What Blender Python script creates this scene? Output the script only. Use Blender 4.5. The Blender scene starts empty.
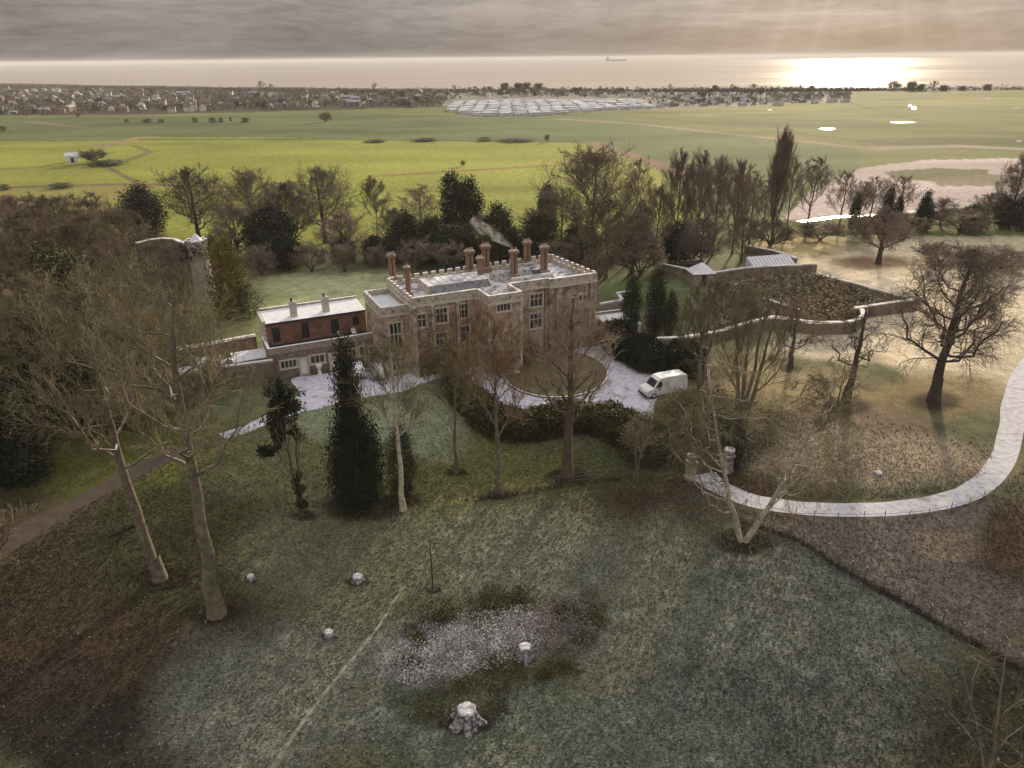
import bpy, math, random
import numpy as np
from math import radians as RD, sin, cos, pi
from mathutils import Vector, Matrix
random.seed(7)
SC = bpy.context.scene
COL = SC.collection

# ------------------------------------------------------------------ camera
CAM_H, FPX, PITCH, ROLL = 36.0, 731.0, RD(24.05), RD(0.56)
f_ = np.array([0, cos(PITCH), -sin(PITCH)])
r_0 = np.array([1., 0, 0]); u_0 = np.array([0, sin(PITCH), cos(PITCH)])
r_ = r_0 * cos(ROLL) - u_0 * sin(ROLL); u_ = u_0 * cos(ROLL) + r_0 * sin(ROLL)
cd = bpy.data.cameras.new('camera'); cam = bpy.data.objects.new('camera', cd); COL.objects.link(cam)
M = Matrix(((r_[0], u_[0], -f_[0], 0), (r_[1], u_[1], -f_[1], 0), (r_[2], u_[2], -f_[2], CAM_H), (0, 0, 0, 1)))
cam.matrix_world = M
cd.sensor_width = 36; cd.lens = 36 * FPX / 1024; cd.clip_start = 0.5; cd.clip_end = 60000
SC.camera = cam
SC.view_settings.view_transform = 'Standard'; SC.view_settings.look = 'None'
SC.view_settings.exposure = 0.46; SC.view_settings.gamma = 1.0; SC.view_settings.use_curve_mapping = False
SC.cycles.max_bounces = 5; SC.cycles.diffuse_bounces = 2; SC.cycles.glossy_bounces = 2
SC.cycles.transmission_bounces = 2; SC.cycles.volume_bounces = 0; SC.cycles.transparent_max_bounces = 6
SC.cycles.use_denoising = True

def G(px, py, z=0.0):
    "ground point seen at a place of the photograph"
    d = f_ + r_ * (px - 512) / FPX - u_ * (py - 384) / FPX
    t = (z - CAM_H) / d[2]
    return (d[0] * t, d[1] * t)
def PJ(x, y, z=0.0):
    x = np.asarray(x, float); y = np.asarray(y, float); z = z + 0 * x - CAM_H
    k = x * f_[0] + y * f_[1] + z * f_[2]
    return (512 + FPX * (x * r_[0] + y * r_[1] + z * r_[2]) / k, 384 - FPX * (x * u_[0] + y * u_[1] + z * u_[2]) / k)
def height(px, py, top):
    x, y = G(px, py); lo, hi = 0., 80.
    for _ in range(40):
        m = (lo + hi) / 2
        if PJ(x, y, m)[1] > top: lo = m
        else: hi = m
    return lo
def mpp(px, py):
    "metres per pixel, sideways, at a ground point"
    x, y = G(px, py); return (y * f_[1] + (0 - CAM_H) * f_[2]) / FPX

# ------------------------------------------------------------------ world, sun
SUN_AZ = math.atan2(*G(846, 100)[:2])           # from +Y towards +X
SUN_EL = RD(15)
SD = Vector((sin(SUN_AZ) * cos(SUN_EL), cos(SUN_AZ) * cos(SUN_EL), sin(SUN_EL)))
sl = bpy.data.lights.new('sun', 'SUN'); sl.energy = 5.0; sl.angle = RD(3.5); sl.color = (1.0, 0.83, 0.58)
so = bpy.data.objects.new('sun', sl); COL.objects.link(so)
so.rotation_euler = (-SD).to_track_quat('-Z', 'Y').to_euler(); so.location = (60, 120, 90)

wd = bpy.data.worlds.new('World'); SC.world = wd; wd.use_nodes = True
nt = wd.node_tree; nt.nodes.clear(); N = nt.nodes.new; LK = nt.links.new
def mth(nt, op, a, b=None, c=None, clamp=False):
    n = nt.nodes.new('ShaderNodeMath'); n.operation = op; n.use_clamp = clamp
    for i, v in enumerate((a, b, c)):
        if v is None: continue
        if isinstance(v, (int, float)): n.inputs[i].default_value = v
        else: nt.links.new(v, n.inputs[i])
    return n.outputs[0]
def ramp(nt, fac, stops):
    n = nt.nodes.new('ShaderNodeValToRGB'); e = n.color_ramp.elements
    while len(e) < len(stops): e.new(0.5)
    for el, (p, c) in zip(e, stops): el.position = p; el.color = (*c, 1)
    nt.links.new(fac, n.inputs[0]); return n.outputs[0]
def mixc(nt, fac, a, b, mode='MIX'):
    n = nt.nodes.new('ShaderNodeMix'); n.data_type = 'RGBA'; n.blend_type = mode
    for k, v in ((0, fac), (6, a), (7, b)):
        if isinstance(v, (int, float)): n.inputs[k].default_value = v
        elif isinstance(v, tuple): n.inputs[k].default_value = (*v, 1)
        else: nt.links.new(v, n.inputs[k])
    return n.outputs[2]
def noise(nt, vec, scale, detail=4, rough=0.55, dist=0.0):
    n = nt.nodes.new('ShaderNodeTexNoise'); n.inputs['Scale'].default_value = scale
    n.inputs['Detail'].default_value = detail; n.inputs['Roughness'].default_value = rough
    n.inputs['Distortion'].default_value = dist
    if vec is not None: nt.links.new(vec, n.inputs['Vector'])
    return n.outputs['Fac']
def mapping(nt, vec, scale=(1, 1, 1), rot=(0, 0, 0)):
    n = nt.nodes.new('ShaderNodeMapping'); n.inputs['Scale'].default_value = scale; n.inputs['Rotation'].default_value = rot
    nt.links.new(vec, n.inputs['Vector']); return n.outputs[0]
tc = N('ShaderNodeTexCoord'); vec = tc.outputs['Generated']
sx = N('ShaderNodeSeparateXYZ'); LK(vec, sx.inputs[0]); Z = sx.outputs['Z']
base = ramp(nt, mth(nt, 'MAXIMUM', Z, 0.0), [(0, (.235, .21, .205)), (.012, (.21, .19, .19)), (.026, (.255, .225, .22)), (.05, (.345, .30, .28)),
    (.085, (.36, .31, .28)), (.2, (.72, .64, .58)), (.5, (1.08, 1.02, .98)), (1, (1.08, 1.06, 1.06))])
n1 = noise(nt, mapping(nt, vec, (4.2, 4.2, 30)), 1.0, 6, 0.6, 0.7)
n2 = noise(nt, mapping(nt, vec, (16, 16, 100)), 1.0, 6, 0.65, 1.2)
n3 = noise(nt, mapping(nt, vec, (2.0, 2.0, 9)), 1.3, 3)
cl = mth(nt, 'ADD', mth(nt, 'MULTIPLY', n1, 1.5), mth(nt, 'MULTIPLY', n2, 1.1))
cl = mth(nt, 'MAXIMUM', mth(nt, 'ADD', cl, -.24), .62)
skyc = mixc(nt, 1.0, base, cl, 'MULTIPLY')
# warm light through thin cloud round the hidden sun
dp = N('ShaderNodeVectorMath'); dp.operation = 'DOT_PRODUCT'; LK(vec, dp.inputs[0]); dp.inputs[1].default_value = SD
dd = mth(nt, 'MAXIMUM', dp.outputs['Value'], 0.0)
g1 = mth(nt, 'POWER', dd, 60.0); g2 = mth(nt, 'POWER', dd, 9.0)
up = mth(nt, 'MULTIPLY', Z, 16.0, clamp=True)
glow = mth(nt, 'MULTIPLY', mth(nt, 'ADD', mth(nt, 'MULTIPLY', g1, 0.14), mth(nt, 'MULTIPLY', g2, 0.03)), mth(nt, 'ADD', mth(nt, 'MULTIPLY', mth(nt, 'POWER', up, 1.8), 0.9), 0.05))
# thin bright breaks in the cloud sheet
brk = ramp(nt, n1, [(0.5, (0, 0, 0)), (0.75, (1, 1, 1))])
brk2 = mth(nt, 'MULTIPLY', mth(nt, 'MULTIPLY', brk, up), g2)
# sun rays fanning from the sun: angle round the sun direction
upv = Vector((0, 0, 1)); rt = SD.cross(upv).normalized(); uu = rt.cross(SD).normalized()
dr = N('ShaderNodeVectorMath'); dr.operation = 'DOT_PRODUCT'; LK(vec, dr.inputs[0]); dr.inputs[1].default_value = rt
du = N('ShaderNodeVectorMath'); du.operation = 'DOT_PRODUCT'; LK(vec, du.inputs[0]); du.inputs[1].default_value = uu
ang = mth(nt, 'ARCTAN2', dr.outputs['Value'], mth(nt, 'MULTIPLY', du.outputs['Value'], -1.0))
cmb = N('ShaderNodeCombineXYZ'); LK(ang, cmb.inputs[0])
rays = ramp(nt, noise(nt, cmb.outputs[0], 7.0, 3, 0.55), [(0.46, (0, 0, 0)), (0.64, (1, 1, 1))])
rayf = mth(nt, 'MULTIPLY', mth(nt, 'MULTIPLY', rays, mth(nt, 'POWER', dd, 25.0)), 0.13)
tot = mth(nt, 'ADD', mth(nt, 'ADD', glow, rayf), mth(nt, 'MULTIPLY', brk2, 0.22))
warm = mixc(nt, 1.0, (1.0, .86, .78), tot, 'MULTIPLY')
skyc = mixc(nt, 1.0, skyc, warm, 'ADD')
st = N('ShaderNodeTexSky'); st.sky_type = 'NISHITA'; st.sun_disc = False; st.sun_elevation = SUN_EL; st.sun_rotation = SUN_AZ
bgN = N('ShaderNodeBackground'); LK(st.outputs[0], bgN.inputs[0]); bgN.inputs[1].default_value = 0.05
bgC = N('ShaderNodeBackground'); LK(skyc, bgC.inputs[0]); bgC.inputs[1].default_value = 0.64
mx = N('ShaderNodeMixShader'); mx.inputs[0].default_value = 0.94; LK(bgN.outputs[0], mx.inputs[1]); LK(bgC.outputs[0], mx.inputs[2])
ow = N('ShaderNodeOutputWorld'); LK(mx.outputs[0], ow.inputs[0])

# ------------------------------------------------------------------ tags and mesh helpers
def tag(o, label=None, cat=None, group=None, kind=None):
    if label: o['label'] = label
    if cat: o['category'] = cat
    if group: o['group'] = group
    if kind: o['kind'] = kind
    return o
def empty(name, loc=(0, 0, 0), rz=0.0):
    o = bpy.data.objects.new(name, None); COL.objects.link(o); o.location = loc; o.rotation_euler = (0, 0, rz)
    o.empty_display_size = 0.3
    return o
def link(name, me, parent=None, mats=()):
    o = bpy.data.objects.new(name, me); COL.objects.link(o)
    for m in mats:
        if m.name not in [x.name for x in me.materials]: me.materials.append(m)
    if parent: o.parent = parent
    return o
def raw_mesh(name, V, F, mats=(), mi=None, smooth=False):
    me = bpy.data.meshes.new(name)
    V = np.asarray(V, np.float32).reshape(-1, 3)
    if isinstance(F, np.ndarray):
        n, k = F.shape
        me.vertices.add(len(V)); me.vertices.foreach_set('co', V.ravel())
        me.loops.add(n * k); me.loops.foreach_set('vertex_index', F.astype(np.int32).ravel())
        me.polygons.add(n); me.polygons.foreach_set('loop_start', np.arange(0, n * k, k, dtype=np.int32))
        me.update(calc_edges=True)
    else:
        me.from_pydata([tuple(map(float, v)) for v in V], [], F)
    for m in mats: me.materials.append(m)
    if mi is not None: me.polygons.foreach_set('material_index', np.asarray(mi, np.int32))
    if smooth: me.polygons.foreach_set('use_smooth', np.ones(len(me.polygons), bool))
    me.update()
    return me
class MB:
    def __init__(s): s.v = []; s.f = []; s.m = []
    def add(s, vs, fs, mi=0):
        o = len(s.v); s.v += [tuple(v) for v in vs]; s.f += [tuple(i + o for i in f) for f in fs]; s.m += [mi] * len(fs); return s
    def box(s, x0, x1, y0, y1, z0, z1, mi=0, rot=0, c=(0, 0)):
        vs = [(x, y, z) for z in (z0, z1) for x, y in ((x0, y0), (x1, y0), (x1, y1), (x0, y1))]
        if rot: vs = [(c[0] + (x - c[0]) * cos(rot) - (y - c[1]) * sin(rot), c[1] + (x - c[0]) * sin(rot) + (y - c[1]) * cos(rot), z) for x, y, z in vs]
        return s.add(vs, [(3, 2, 1, 0), (4, 5, 6, 7), (0, 1, 5, 4), (1, 2, 6, 5), (2, 3, 7, 6), (3, 0, 4, 7)], mi)
    def ebox(s, p, q, z0, z1, out=0.0, inn=0.35, mi=0, ext=0.0):
        "box along the edge p-q; out/inn measured to its right/left"
        dx, dy = q[0] - p[0], q[1] - p[1]; l = math.hypot(dx, dy); dx /= l; dy /= l
        nx, ny = dy, -dx
        a = (p[0] - dx * ext, p[1] - dy * ext); b = (q[0] + dx * ext, q[1] + dy * ext)
        c = [(a[0] + nx * out, a[1] + ny * out), (b[0] + nx * out, b[1] + ny * out), (b[0] - nx * inn, b[1] - ny * inn), (a[0] - nx * inn, a[1] - ny * inn)]
        vs = [(x, y, z) for z in (z0, z1) for x, y in c]
        return s.add(vs, [(3, 2, 1, 0), (4, 5, 6, 7), (0, 1, 5, 4), (1, 2, 6, 5), (2, 3, 7, 6), (3, 0, 4, 7)], mi)
    def cyl(s, x, y, z0, z1, r0, r1, n=10, mi=0):
        vs = [(x + r * cos(2 * pi * i / n), y + r * sin(2 * pi * i / n), z) for z, r in ((z0, r0), (z1, r1)) for i in range(n)]
        fs = [(i, (i + 1) % n, n + (i + 1) % n, n + i) for i in range(n)] + [tuple(range(n - 1, -1, -1)), tuple(range(n, 2 * n))]
        return s.add(vs, fs, mi)
    def lathe(s, prof, n=14, c=(0, 0), mi=0):
        vs = [(c[0] + r * cos(2 * pi * i / n), c[1] + r * sin(2 * pi * i / n), z) for z, r in prof for i in range(n)]
        fs = [(k * n + i, k * n + (i + 1) % n, (k + 1) * n + (i + 1) % n, (k + 1) * n + i) for k in range(len(prof) - 1) for i in range(n)]
        fs += [tuple(range(n - 1, -1, -1)), tuple(range((len(prof) - 1) * n, len(prof) * n))]
        return s.add(vs, fs, mi)
    def prism(s, poly, z0, z1, mi=0):
        n = len(poly); vs = [(x, y, z) for z in (z0, z1) for x, y in poly]
        return s.add(vs, [(i, (i + 1) % n, n + (i + 1) % n, n + i) for i in range(n)] + [tuple(range(n - 1, -1, -1)), tuple(range(n, 2 * n))], mi)
    def panel(s, p, q, z0, z1, holes=(), depth=0.22, mi=0):
        "wall from p to q (outside on its right) with rectangular openings (s0,s1,z0,z1) and their reveals"
        dx, dy = q[0] - p[0], q[1] - p[1]; l = math.hypot(dx, dy); dx /= l; dy /= l; nx, ny = dy, -dx
        P = lambda t, z, d=0.0: (p[0] + dx * t - nx * d, p[1] + dy * t - ny * d, z)
        ts = sorted({0.0, l, *[h[0] for h in holes], *[h[1] for h in holes]}); zs = sorted({z0, z1, *[h[2] for h in holes], *[h[3] for h in holes]})
        for a, b in zip(ts, ts[1:]):
            for c, d in zip(zs, zs[1:]):
                m = ((a + b) / 2, (c + d) / 2)
                if any(h[0] < m[0] < h[1] and h[2] < m[1] < h[3] for h in holes): continue
                s.add([P(a, c), P(b, c), P(b, d), P(a, d)], [(0, 1, 2, 3)], mi)
        for a, b, c, d in holes:
            s.add([P(a, c), P(b, c), P(b, d), P(a, d), P(a, c, depth), P(b, c, depth), P(b, d, depth), P(a, d, depth)],
                  [(0, 4, 5, 1), (1, 5, 6, 2), (2, 6, 7, 3), (3, 7, 4, 0)], mi)
        return s
    def build(s, name, mats, parent=None, smooth=False):
        if not isinstance(mats, (list, tuple)): mats = [mats]
        me = raw_mesh(name, s.v, s.f, mats, s.m, smooth)
        return link(name, me, parent)
def copy_tree(o, parent=None):
    c = o.copy(); COL.objects.link(c); c.parent = parent
    for ch in o.children: copy_tree(ch, c)
    return c

# ------------------------------------------------------------------ materials
def material(name, c1, c2=None, scale=2.0, rough=0.85, bump=0.0, bscale=None, snow=None, spec=0.2, detail=5, mottled=None, contrast=(0.35, 0.65), vary=False):
    m = bpy.data.materials.new(name); m.use_nodes = True; nt = m.node_tree; b = nt.nodes['Principled BSDF']
    b.inputs['Roughness'].default_value = rough; b.inputs['Specular IOR Level'].default_value = spec
    geo = nt.nodes.new('ShaderNodeNewGeometry'); pos = geo.outputs['Position']
    if c2 is None: c2 = tuple(x * 0.7 for x in c1)
    col = ramp(nt, noise(nt, pos, scale, detail, 0.65), [(contrast[0], c2), (contrast[1], c1)])
    if mottled:
        c3, sc3, lo, hi = mottled
        col = mixc(nt, ramp(nt, noise(nt, pos, sc3, 4, 0.6), [(lo, (0, 0, 0)), (hi, (1, 1, 1))]), col, c3)
    if snow:
        sxyz = nt.nodes.new('ShaderNodeSeparateXYZ'); nt.links.new(geo.outputs['Normal'], sxyz.inputs[0])
        k = mth(nt, 'MULTIPLY', mth(nt, 'SUBTRACT', sxyz.outputs['Z'], 0.55), 4.0, clamp=True)
        pt = ramp(nt, noise(nt, pos, snow[1], 4, 0.6), [(snow[2] - .08, (0, 0, 0)), (snow[2] + .08, (1, 1, 1))])
        k = mth(nt, 'MULTIPLY', k, mth(nt, 'MULTIPLY', pt, snow[0]))
        col = mixc(nt, k, col, (.74, .74, .78))
    if vary:
        oi = nt.nodes.new('ShaderNodeObjectInfo'); v = mth(nt, 'ADD', mth(nt, 'MULTIPLY', oi.outputs['Random'], .5), .78)
        col = mixc(nt, 1.0, col, v, 'MULTIPLY')
    nt.links.new(col, b.inputs['Base Color'])
    if bump:
        bn = nt.nodes.new('ShaderNodeBump'); bn.inputs['Strength'].default_value = bump; bn.inputs['Distance'].default_value = 0.05
        nt.links.new(noise(nt, pos, bscale or scale * 3, 4), bn.inputs['Height']); nt.links.new(bn.outputs[0], b.inputs['Normal'])
    return m
stone = material('rendered_stone', (.47, .36, .29), (.26, .19, .15), 1.6, bump=.5, bscale=6, snow=(1, 3, .3), mottled=((.15, .105, .07), 1.1, .48, .66))
stone_pale = material('pale_stone', (.52, .46, .40), (.34, .29, .245), 3, bump=.4, snow=(.75, 3, .42), mottled=((.17, .13, .10), 1.8, .5, .68))
def brickmat(name, c1, c2, c3, snow=(1, 3, .35)):
    m = material(name, c1, c2, 2.2, bump=.4, snow=snow, mottled=(c3, .8, .5, .7)); return m
brick = brickmat('red_brick', (.26, .135, .095), (.15, .075, .055), (.10, .06, .04))
chimbrick = brickmat('orange_brick', (.27, .165, .12), (.16, .10, .075), (.17, .12, .09), snow=(.5, 3, .45))
lead = material('snowed_lead', (.66, .65, .69), (.42, .41, .44), 1.5, .6, mottled=((.17, .165, .18), .45, .50, .62))
slate = material('slate', (.13, .125, .135), (.07, .07, .075), 3, .6, snow=(.35, 2, .45))
trim = material('cream_trim', (.55, .50, .42), (.38, .33, .27), 4, .7)
wood_dark = material('dark_joinery', (.035, .04, .045), None, 5, .5)
white_paint = material('white_paint', (.72, .70, .66), (.6, .58, .55), 5, .5)
glass = bpy.data.materials.new('window_glass'); glass.use_nodes = True
gb = glass.node_tree.nodes['Principled BSDF']; gb.inputs['Base Color'].default_value = (.03, .035, .04, 1); gb.inputs['Roughness'].default_value = .12
metal_dark = material('dark_metal', (.05, .05, .05), None, 6, .5)
snowm = material('snow', (.70, .70, .74), (.55, .55, .59), 1.2, .8, bump=.2)
drive_m = material('snowy_gravel', (.62, .61, .70), (.44, .43, .49), 1.3, .9, bump=.3, mottled=((.30, .25, .22), .5, .53, .66))
drive_l = material('snowy_tarmac_lane', (.52, .51, .57), (.34, .33, .36), 1.6, .9, bump=.3, mottled=((.26, .22, .20), .7, .56, .70))
wall_old = material('old_garden_wall', (.25, .19, .14), (.14, .10, .075), 1.5, bump=.5, snow=(1, 1.4, .38), mottled=((.08, .075, .05), .8, .5, .66))
wall_flint = material('flint_wall', (.33, .27, .23), (.19, .15, .12), 2.5, bump=.6, snow=(1, 1.4, .3))
post_m = material('weathered_wood', (.17, .13, .10), None, 6, snow=(.7, 3, .4))
wire_m = material('fence_wire', (.10, .09, .08), None, 6)

# ------------------------------------------------------------------ ground zones
def inpoly(x, y, P):
    r = np.zeros(x.shape, bool); n = len(P)
    for i in range(n):
        x1, y1 = P[i]; x2, y2 = P[(i + 1) % n]
        c = ((y1 > y) != (y2 > y)) & (x < (x2 - x1) * (y - y1) / (y2 - y1 + 1e-12) + x1)
        r ^= c
    return r
def vnoise(x, y, s, seed=0):
    "smooth value noise"
    x = x / s; y = y / s; xi = np.floor(x).astype(np.int64); yi = np.floor(y).astype(np.int64); fx = x - xi; fy = y - yi
    fx = fx * fx * (3 - 2 * fx); fy = fy * fy * (3 - 2 * fy)
    h = lambda a, b: ((((a * 374761393 + b * 668265263 + seed * 982451653) ^ ((a * 374761393 + b * 668265263) >> 13)) * 1274126177) & 0xffff) / 65535.0
    return (h(xi, yi) * (1 - fx) + h(xi + 1, yi) * fx) * (1 - fy) + (h(xi, yi + 1) * (1 - fx) + h(xi + 1, yi + 1) * fx) * fy
# polygons of land use and soft patches, listed by where they show in the photograph (colour, frost amount)
C_LAWN = (.10, .105, .055); C_LEAF = (.050, .038, .028); C_FIELD = (.215, .23, .048); C_FAR = (.10, .125, .055)
POLYS = [
 ([(-900, 300), (-900, 60), (2000, 40), (2000, 300)], (.13, .14, .05), .0),
 ([(-900, 116), (-900, 60), (480, 60), (480, 106), (300, 111), (120, 115)], (.062, .052, .038), .05),
 ([(-900, 142), (-900, 117), (120, 117), (300, 113), (480, 117), (590, 114), (780, 140), (860, 152), (860, 215), (640, 215), (610, 150), (580, 141), (300, 138)], C_FAR, .0),
 ([(455, 117), (470, 108), (440, 106), (445, 92), (660, 92), (840, 92), (845, 103), (600, 111), (540, 116)], (.19, .175, .155), .4),
 ([(590, 113), (700, 108), (845, 102), (1100, 88), (2000, 70), (2000, 165), (1024, 150), (860, 148), (700, 128)], (.13, .135, .048), .0),
 ([(640, 110), (1040, 96), (1100, 104), (860, 108), (700, 117)], (.165, .165, .058), .0),
 ([(720, 122), (860, 119), (1040, 132), (1040, 138), (860, 130), (730, 127)], (.10, .115, .038), .0),
 ([(845, 140), (960, 136), (1100, 140), (1100, 148), (900, 146)], (.08, .09, .032), .0),
 ([(-900, 141), (110, 141), (135, 137), (300, 138), (578, 142), (600, 152), (650, 162), (705, 215), (560, 250), (300, 250), (-900, 250)], C_FIELD, .0),
 ([(-900, 190), (0, 188), (130, 184), (150, 190), (150, 250), (-900, 250)], (.20, .185, .06), .0),
 ([(780, 222), (812, 190), (860, 168), (925, 160), (1100, 156), (2000, 140), (2000, 205), (1024, 200), (900, 213)], (.40, .33, .32), .2),
 ([(885, 172), (935, 168), (990, 170), (985, 179), (940, 181), (890, 178)], (.12, .12, .06), .1),
 ([(925, 178), (1000, 174), (1024, 178), (1024, 186), (940, 186)], (.17, .14, .10), .2),
 ([(-900, 262), (2000, 236), (2000, 900), (-900, 1400)], C_LAWN, .2),
]
LINES = [  # hedge banks, ditches and worn tracks in the fields: points, width m, colour
 ([(-60, 141), (110, 140), (300, 139), (578, 142)], 3.2, (.10, .085, .045)),
 ([(-60, 173), (60, 166), (120, 163), (150, 152), (135, 146)], 1.8, (.15, .11, .06)),
 ([(380, 176), (460, 171), (560, 165), (620, 158)], 2.2, (.17, .11, .06)),
 ([(100, 163), (128, 178), (150, 188)], 1.4, (.14, .11, .05)),
 ([(-60, 190), (50, 186), (130, 184), (240, 188)], 2.0, (.13, .09, .06)),
 ([(128, 151), (200, 148), (300, 151), (380, 158), (430, 166)], .9, (.20, .20, .04)),
 ([(300, 143), (420, 148), (520, 155), (560, 163)], .9, (.20, .19, .04)),
 ([(590, 142), (625, 153), (660, 166), (690, 175)], 3.5, (.20, .13, .09)),
 ([(560, 119), (640, 124), (720, 133), (820, 143), (880, 150)], 3.5, (.24, .18, .12)),
 ([(560, 112), (700, 122), (800, 134), (900, 146), (1040, 152)], 2.2, (.11, .09, .045)),
 ([(840, 100), (905, 118), (960, 126), (1040, 130)], 2.0, (.10, .09, .04)),
 ([(620, 111), (760, 115), (900, 116), (1040, 112)], 2.0, (.11, .10, .045)),
 ([(860, 108), (940, 105), (1040, 103)], 2.0, (.11, .10, .045)), ([(700, 126), (860, 128), (1040, 140)], 1.6, (.12, .11, .05)),
 ([(880, 148), (960, 146), (1040, 150)], 5, (.27, .22, .17)), ([(30, 122), (60, 125), (80, 127)], 4, (.20, .15, .10)),
 ([(100, 146), (135, 139), (150, 137)], 4, (.25, .17, .12)),
]
BLOBS = [  # cx, cy, rx, ry, colour, weight, frost
 (320, 292, 120, 34, (.33, .35, .19), .95, .6), (250, 320, 60, 40, (.25, .28, .13), .7, .3),
 (640, 285, 50, 22, (.12, .15, .06), .8, .15),
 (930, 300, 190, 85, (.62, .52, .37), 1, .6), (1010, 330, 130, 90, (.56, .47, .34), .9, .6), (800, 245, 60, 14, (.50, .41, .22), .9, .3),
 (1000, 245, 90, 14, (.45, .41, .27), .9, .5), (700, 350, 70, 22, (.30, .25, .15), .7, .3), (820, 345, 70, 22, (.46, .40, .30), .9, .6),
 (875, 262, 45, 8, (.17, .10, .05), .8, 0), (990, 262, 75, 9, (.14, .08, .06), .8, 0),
 (780, 400, 150, 50, (.27, .215, .125), .9, .2), (940, 395, 90, 26, (.22, .17, .09), .9, .1), (860, 425, 90, 26, (.17, .12, .09), .8, .15),
 (850, 460, 150, 30, (.30, .24, .17), .9, .35), (1000, 540, 60, 40, (.13, .09, .06), .5, 0),
 (930, 560, 200, 60, (.125, .10, .085), 1, .35), (960, 540, 40, 22, (.25, .19, .12), .5, .2), (1010, 600, 70, 50, (.10, .075, .06), .9, .25),
 (1020, 535, 45, 30, (.085, .05, .03), .8, 0),
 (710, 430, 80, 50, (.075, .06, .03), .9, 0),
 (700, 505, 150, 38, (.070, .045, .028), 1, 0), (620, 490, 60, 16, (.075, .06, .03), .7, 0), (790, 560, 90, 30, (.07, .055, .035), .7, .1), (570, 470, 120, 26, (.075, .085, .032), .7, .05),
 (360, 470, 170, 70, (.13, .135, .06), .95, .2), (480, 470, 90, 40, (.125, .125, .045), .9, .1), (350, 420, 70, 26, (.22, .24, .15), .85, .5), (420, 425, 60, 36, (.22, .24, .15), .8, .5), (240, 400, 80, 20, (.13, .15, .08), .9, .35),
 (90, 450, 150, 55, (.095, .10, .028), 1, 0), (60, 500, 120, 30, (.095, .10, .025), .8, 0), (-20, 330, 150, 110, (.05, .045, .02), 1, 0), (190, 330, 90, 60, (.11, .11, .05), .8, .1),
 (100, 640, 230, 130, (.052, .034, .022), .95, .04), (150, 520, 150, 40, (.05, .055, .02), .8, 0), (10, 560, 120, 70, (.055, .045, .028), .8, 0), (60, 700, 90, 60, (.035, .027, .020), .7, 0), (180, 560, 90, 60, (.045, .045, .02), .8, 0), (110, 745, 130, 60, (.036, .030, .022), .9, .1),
 (560, 560, 180, 60, (.165, .16, .095), .9, .45), (640, 620, 220, 120, (.135, .14, .10), .9, .65), (300, 700, 160, 90, (.125, .13, .10), .9, .7),
 (330, 560, 110, 60, (.135, .14, .085), .8, .5), (820, 640, 190, 90, (.108, .115, .088), .95, .7), (820, 720, 200, 80, (.075, .08, .068), .9, .6), (560, 745, 220, 60, (.11, .12, .095), .8, .7),
 (990, 740, 110, 90, (.045, .040, .026), .95, .15),
 (555, 640, 60, 34, (.17, .145, .13), .8, .7), (440, 650, 62, 34, (.24, .23, .22), .8, .9), (480, 610, 80, 14, (.05, .052, .026), .6, .1), (430, 708, 44, 18, (.05, .055, .028), .6, .15), (592, 610, 16, 24, (.06, .05, .03), .5, 0), (500, 668, 35, 12, (.05, .052, .025), .6, 0),
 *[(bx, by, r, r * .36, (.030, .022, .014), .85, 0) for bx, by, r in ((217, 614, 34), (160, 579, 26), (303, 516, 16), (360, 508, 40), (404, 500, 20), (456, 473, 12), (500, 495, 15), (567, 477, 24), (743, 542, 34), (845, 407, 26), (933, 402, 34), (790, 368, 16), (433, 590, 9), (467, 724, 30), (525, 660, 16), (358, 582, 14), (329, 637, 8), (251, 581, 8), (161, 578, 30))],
 (460, 240, 120, 22, (.10, .08, .05), .8, 0), (250, 265, 60, 12, (.14, .07, .05), .7, 0), (720, 255, 60, 10, (.11, .12, .04), .9, .05), (600, 262, 40, 12, (.10, .09, .04), .8, 0),
]
POST = [([(745, 517), (800, 539), (850, 571), (900, 598), (950, 628), (1000, 655), (1400, 860), (1400, 560), (1060, 590), (985, 560), (985, 500), (930, 520), (850, 520), (790, 518)], (.165, .135, .115), .45, .75)]
POSTB = [(1030, 550, 62, 42, (.085, .058, .036), .85, .05), (945, 545, 34, 16, (.27, .21, .14), .5, .2), (1010, 470, 26, 14, (.15, .12, .07), .7, .1)]
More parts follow.
